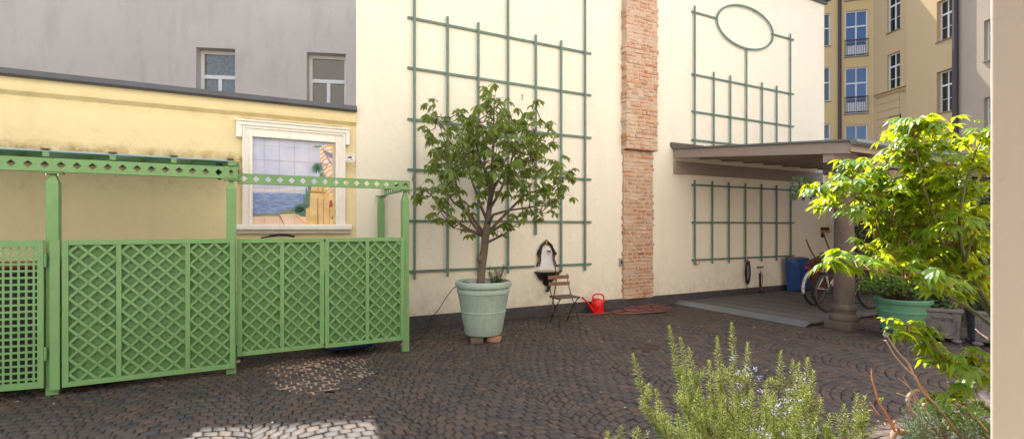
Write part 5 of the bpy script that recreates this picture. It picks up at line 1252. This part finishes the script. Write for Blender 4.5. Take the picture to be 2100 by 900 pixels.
for tx, ty, bx_, by_, dep in tips:
    a = onD(bx_, by_+40, dep+.05); e_ = onD(tx, ty, dep); m1 = a.lerp(e_, .5)+Vector((rr.uniform(-.02,.02), rr.uniform(-.02,.02), 0))+ (CAM-a).normalized()*0
    m1 = onD(tx+(bx_-tx)*.35, (ty+by_+40)/2, dep+rr.uniform(-.03,.03)); shoot([a, m1, e_])
    Ls = (e_-a).length
    for k in range(int(Ls/.042)):
        f = rr.uniform(.22,.78); s0 = a.lerp(m1, f*2) if f < .5 else m1.lerp(e_, f*2-1)
        an_ = rr.uniform(0,6.28); ln_ = rr.uniform(.07,.19)*(1.15-f); sv = Vector((math.cos(an_)*.6, math.sin(an_)*.6, 1)).normalized()*ln_ 
        shoot([s0, s0+sv*.5+Vector((math.cos(an_),math.sin(an_),0))*ln_*.12, s0+sv+Vector((math.cos(an_),math.sin(an_),0))*ln_*.1], .025, .0027, r0=.0015)
m_rf = leafmat('rosemary_flower', ((.36,.38,.78),(.58,.62,.88)), (.6,.62,.8), .4)
for px, py, d_ in ((1511,763,2.2),(1530,757,2.15),(1534,768,2.15),(1547,755,2.2),(1557,773,2.15),(1560,800,2.1),(1528,828,2.05),(1502,733,2.25),(1620,800,2.0),(1600,827,2.0),(1612,822,2.0),(1618,842,2.0),(1589,845,1.98),(1641,817,2.0),(1545,880,1.97),(1562,880,1.97),(1610,888,1.97),(1651,888,2.0),(1677,880,2.05),(1574,895,1.95),(1598,830,1.96),(1645,866,2.0),(1515,790,2.1),(1650,778,2.1)):
    c_ = onD(px, py, d_-.03)
    for k in range(6):
        p = c_+Vector((rr.uniform(-.011,.011), rr.uniform(-.011,.011), rr.uniform(-.011,.011)))
        for j in range(3): leaflet(rfl, p, Vector((rr.uniform(-1,1), rr.uniform(-1,1), rr.uniform(-1,1))), Vector((0,0,1)), .0075, .0036, .1)
rs.build('stems', m_rstem, ro, world=True); rn.build('needles', m_ros, ro, world=True); rfl.build('blossoms', m_rf, ro, world=True)

gb = thing('santolina_bush', onD(1930, 1000, 2.0), 'low grey green narrow leaved bush between bare twigs and the jamb', 'shrub'); gs, gn = MB(), MB()
for i in range(70):
    tx = rr.uniform(1850,2030); ty = 812+rr.random()*70+abs(tx-1935)*.18; dep = rr.uniform(1.85,2.15); a = onD(tx*.45+1935*.55, 1010, dep); e_ = onD(tx, ty, dep)
    shoot([a, onD(tx*.75+1935*.25, (ty+1010)/2, dep), e_], .03, .0045, gn, gs, .0018)
m_gb = leafmat('grey_green_leaf', ((.07,.14,.07),(.16,.25,.13)), (.2,.32,.14), .3); gs.build('stems', m_rstem, gb, world=True); gn.build('foliage', m_gb, gb, world=True)

tw_ = thing('bare_vine', onD(1900, 1000, 1.95), 'bare brown vine twigs with orange shoots and curled dry leaves', 'vine'); v1, v2, v3 = MB(), MB(), MB()
m_vb = M('vine_bark', (.30,.20,.14), .8, .3, 40, .5, 90); m_vs = M('orange_shoot', (.36,.12,.035), .5, .2, 30)
def TW(mb, pts, r0, r1, d0=1.95): 
    P_ = catmull([onD(a, b_, d0+.02*i) for i, (a, b_) in enumerate(pts)], 4); n = len(P_); MB().tube(P_, [r0+(r1-r0)*i/(n-1) for i in range(n)], 7).build('twig' if mb is v1 else 'young_shoot', m_vb if mb is v1 else m_vs, tw_, world=True, smooth='all')
TW(v1, [(1830,930),(1832,890),(1850,885),(1880,890),(1910,905)], .012, .010); TW(v1, [(1905,905),(1885,870),(1868,840),(1862,815),(1875,802),(1890,800)], .010, .006)
TW(v1, [(1935,905),(1900,880),(1878,850),(1862,830)], .006, .004)
TW(v1, [(1975,900),(1950,870),(1920,830),(1890,800),(1872,765),(1863,745),(1840,720),(1820,690)], .006, .003); TW(v1, [(1876,770),(1858,755),(1836,730),(1818,700),(1813,698)], .004, .002)
TW(v1, [(1930,905),(1900,850),(1880,815),(1860,790),(1842,775)], .004, .002); TW(v1, [(1900,860),(1880,830),(1862,815),(1838,805)], .003, .002); TW(v1, [(2026,885),(2000,855),(1975,835),(1958,820)], .005, .002); TW(v1, [(2027,695),(2012,685),(2000,674)], .004, .002, 1.8)
TW(v1, [(1880,830),(1868,800),(1850,770)], .003, .0015); TW(v1, [(1885,790),(1876,770),(1862,750)], .003, .0015)
TW(v2, [(1836,885),(1818,850),(1803,825),(1795,800),(1788,775),(1787,756)], .005, .002); TW(v2, [(1897,910),(1900,870),(1898,830),(1898,810)], .004, .002); TW(v2, [(1905,810),(1885,785),(1878,770)], .003, .002); TW(v2, [(1803,850),(1792,835),(1783,823)], .0025, .001)
for px, py, n_ in ((1838,868,9),(1925,882,10),(1812,858,3)):
    for k in range(n_): leaflet(v3, onD(px+rr.uniform(-9,9), py+rr.uniform(-8,8), 1.95), Vector((rr.uniform(-1,1), rr.uniform(-1,1), rr.uniform(-.5,1))), Vector((rr.uniform(-1,1),0,1)), .022, .011, .8, .4)
v3.build('dry_leaves', leafmat('dry_leaf', ((.25,.09,.035),(.36,.16,.06)), (.4,.16,.05), .3), tw_, world=True)
bd_ = MB()
for px, py in ((1806,824),(1810,820),(1803,820),(1836,872)):
    leaflet(bd_, onD(px, py, 1.94), Vector((rr.uniform(-1,1),0,1)), Vector((0,1,0)), .018, .009)
bd_.build('leaf_buds', m_map, tw_, world=True)
# trough standing below the frame that holds the near plants
c0 = onD(1240, 1010, 2.25); c1 = onD(2120, 1010, 2.2); ax_ = (c1-c0); ax_.z = 0; ang = math.atan2(ax_.y, ax_.x)
tr_ = thing('plant_trough', ((c0.x+c1.x)/2, (c0.y+c1.y)/2, 0), 'long grey trough holding the rosemary and maple', 'trough', rz=ang)
hl = ax_.length/2+.1; MB().box(-hl, hl, -.25, .25, 0, .50).build('box', m_grpl, tr_, bevel=.012); MB().box(-hl+.03, hl-.03, -.22, .22, .502, .515).build('soil', m_soil, tr_)
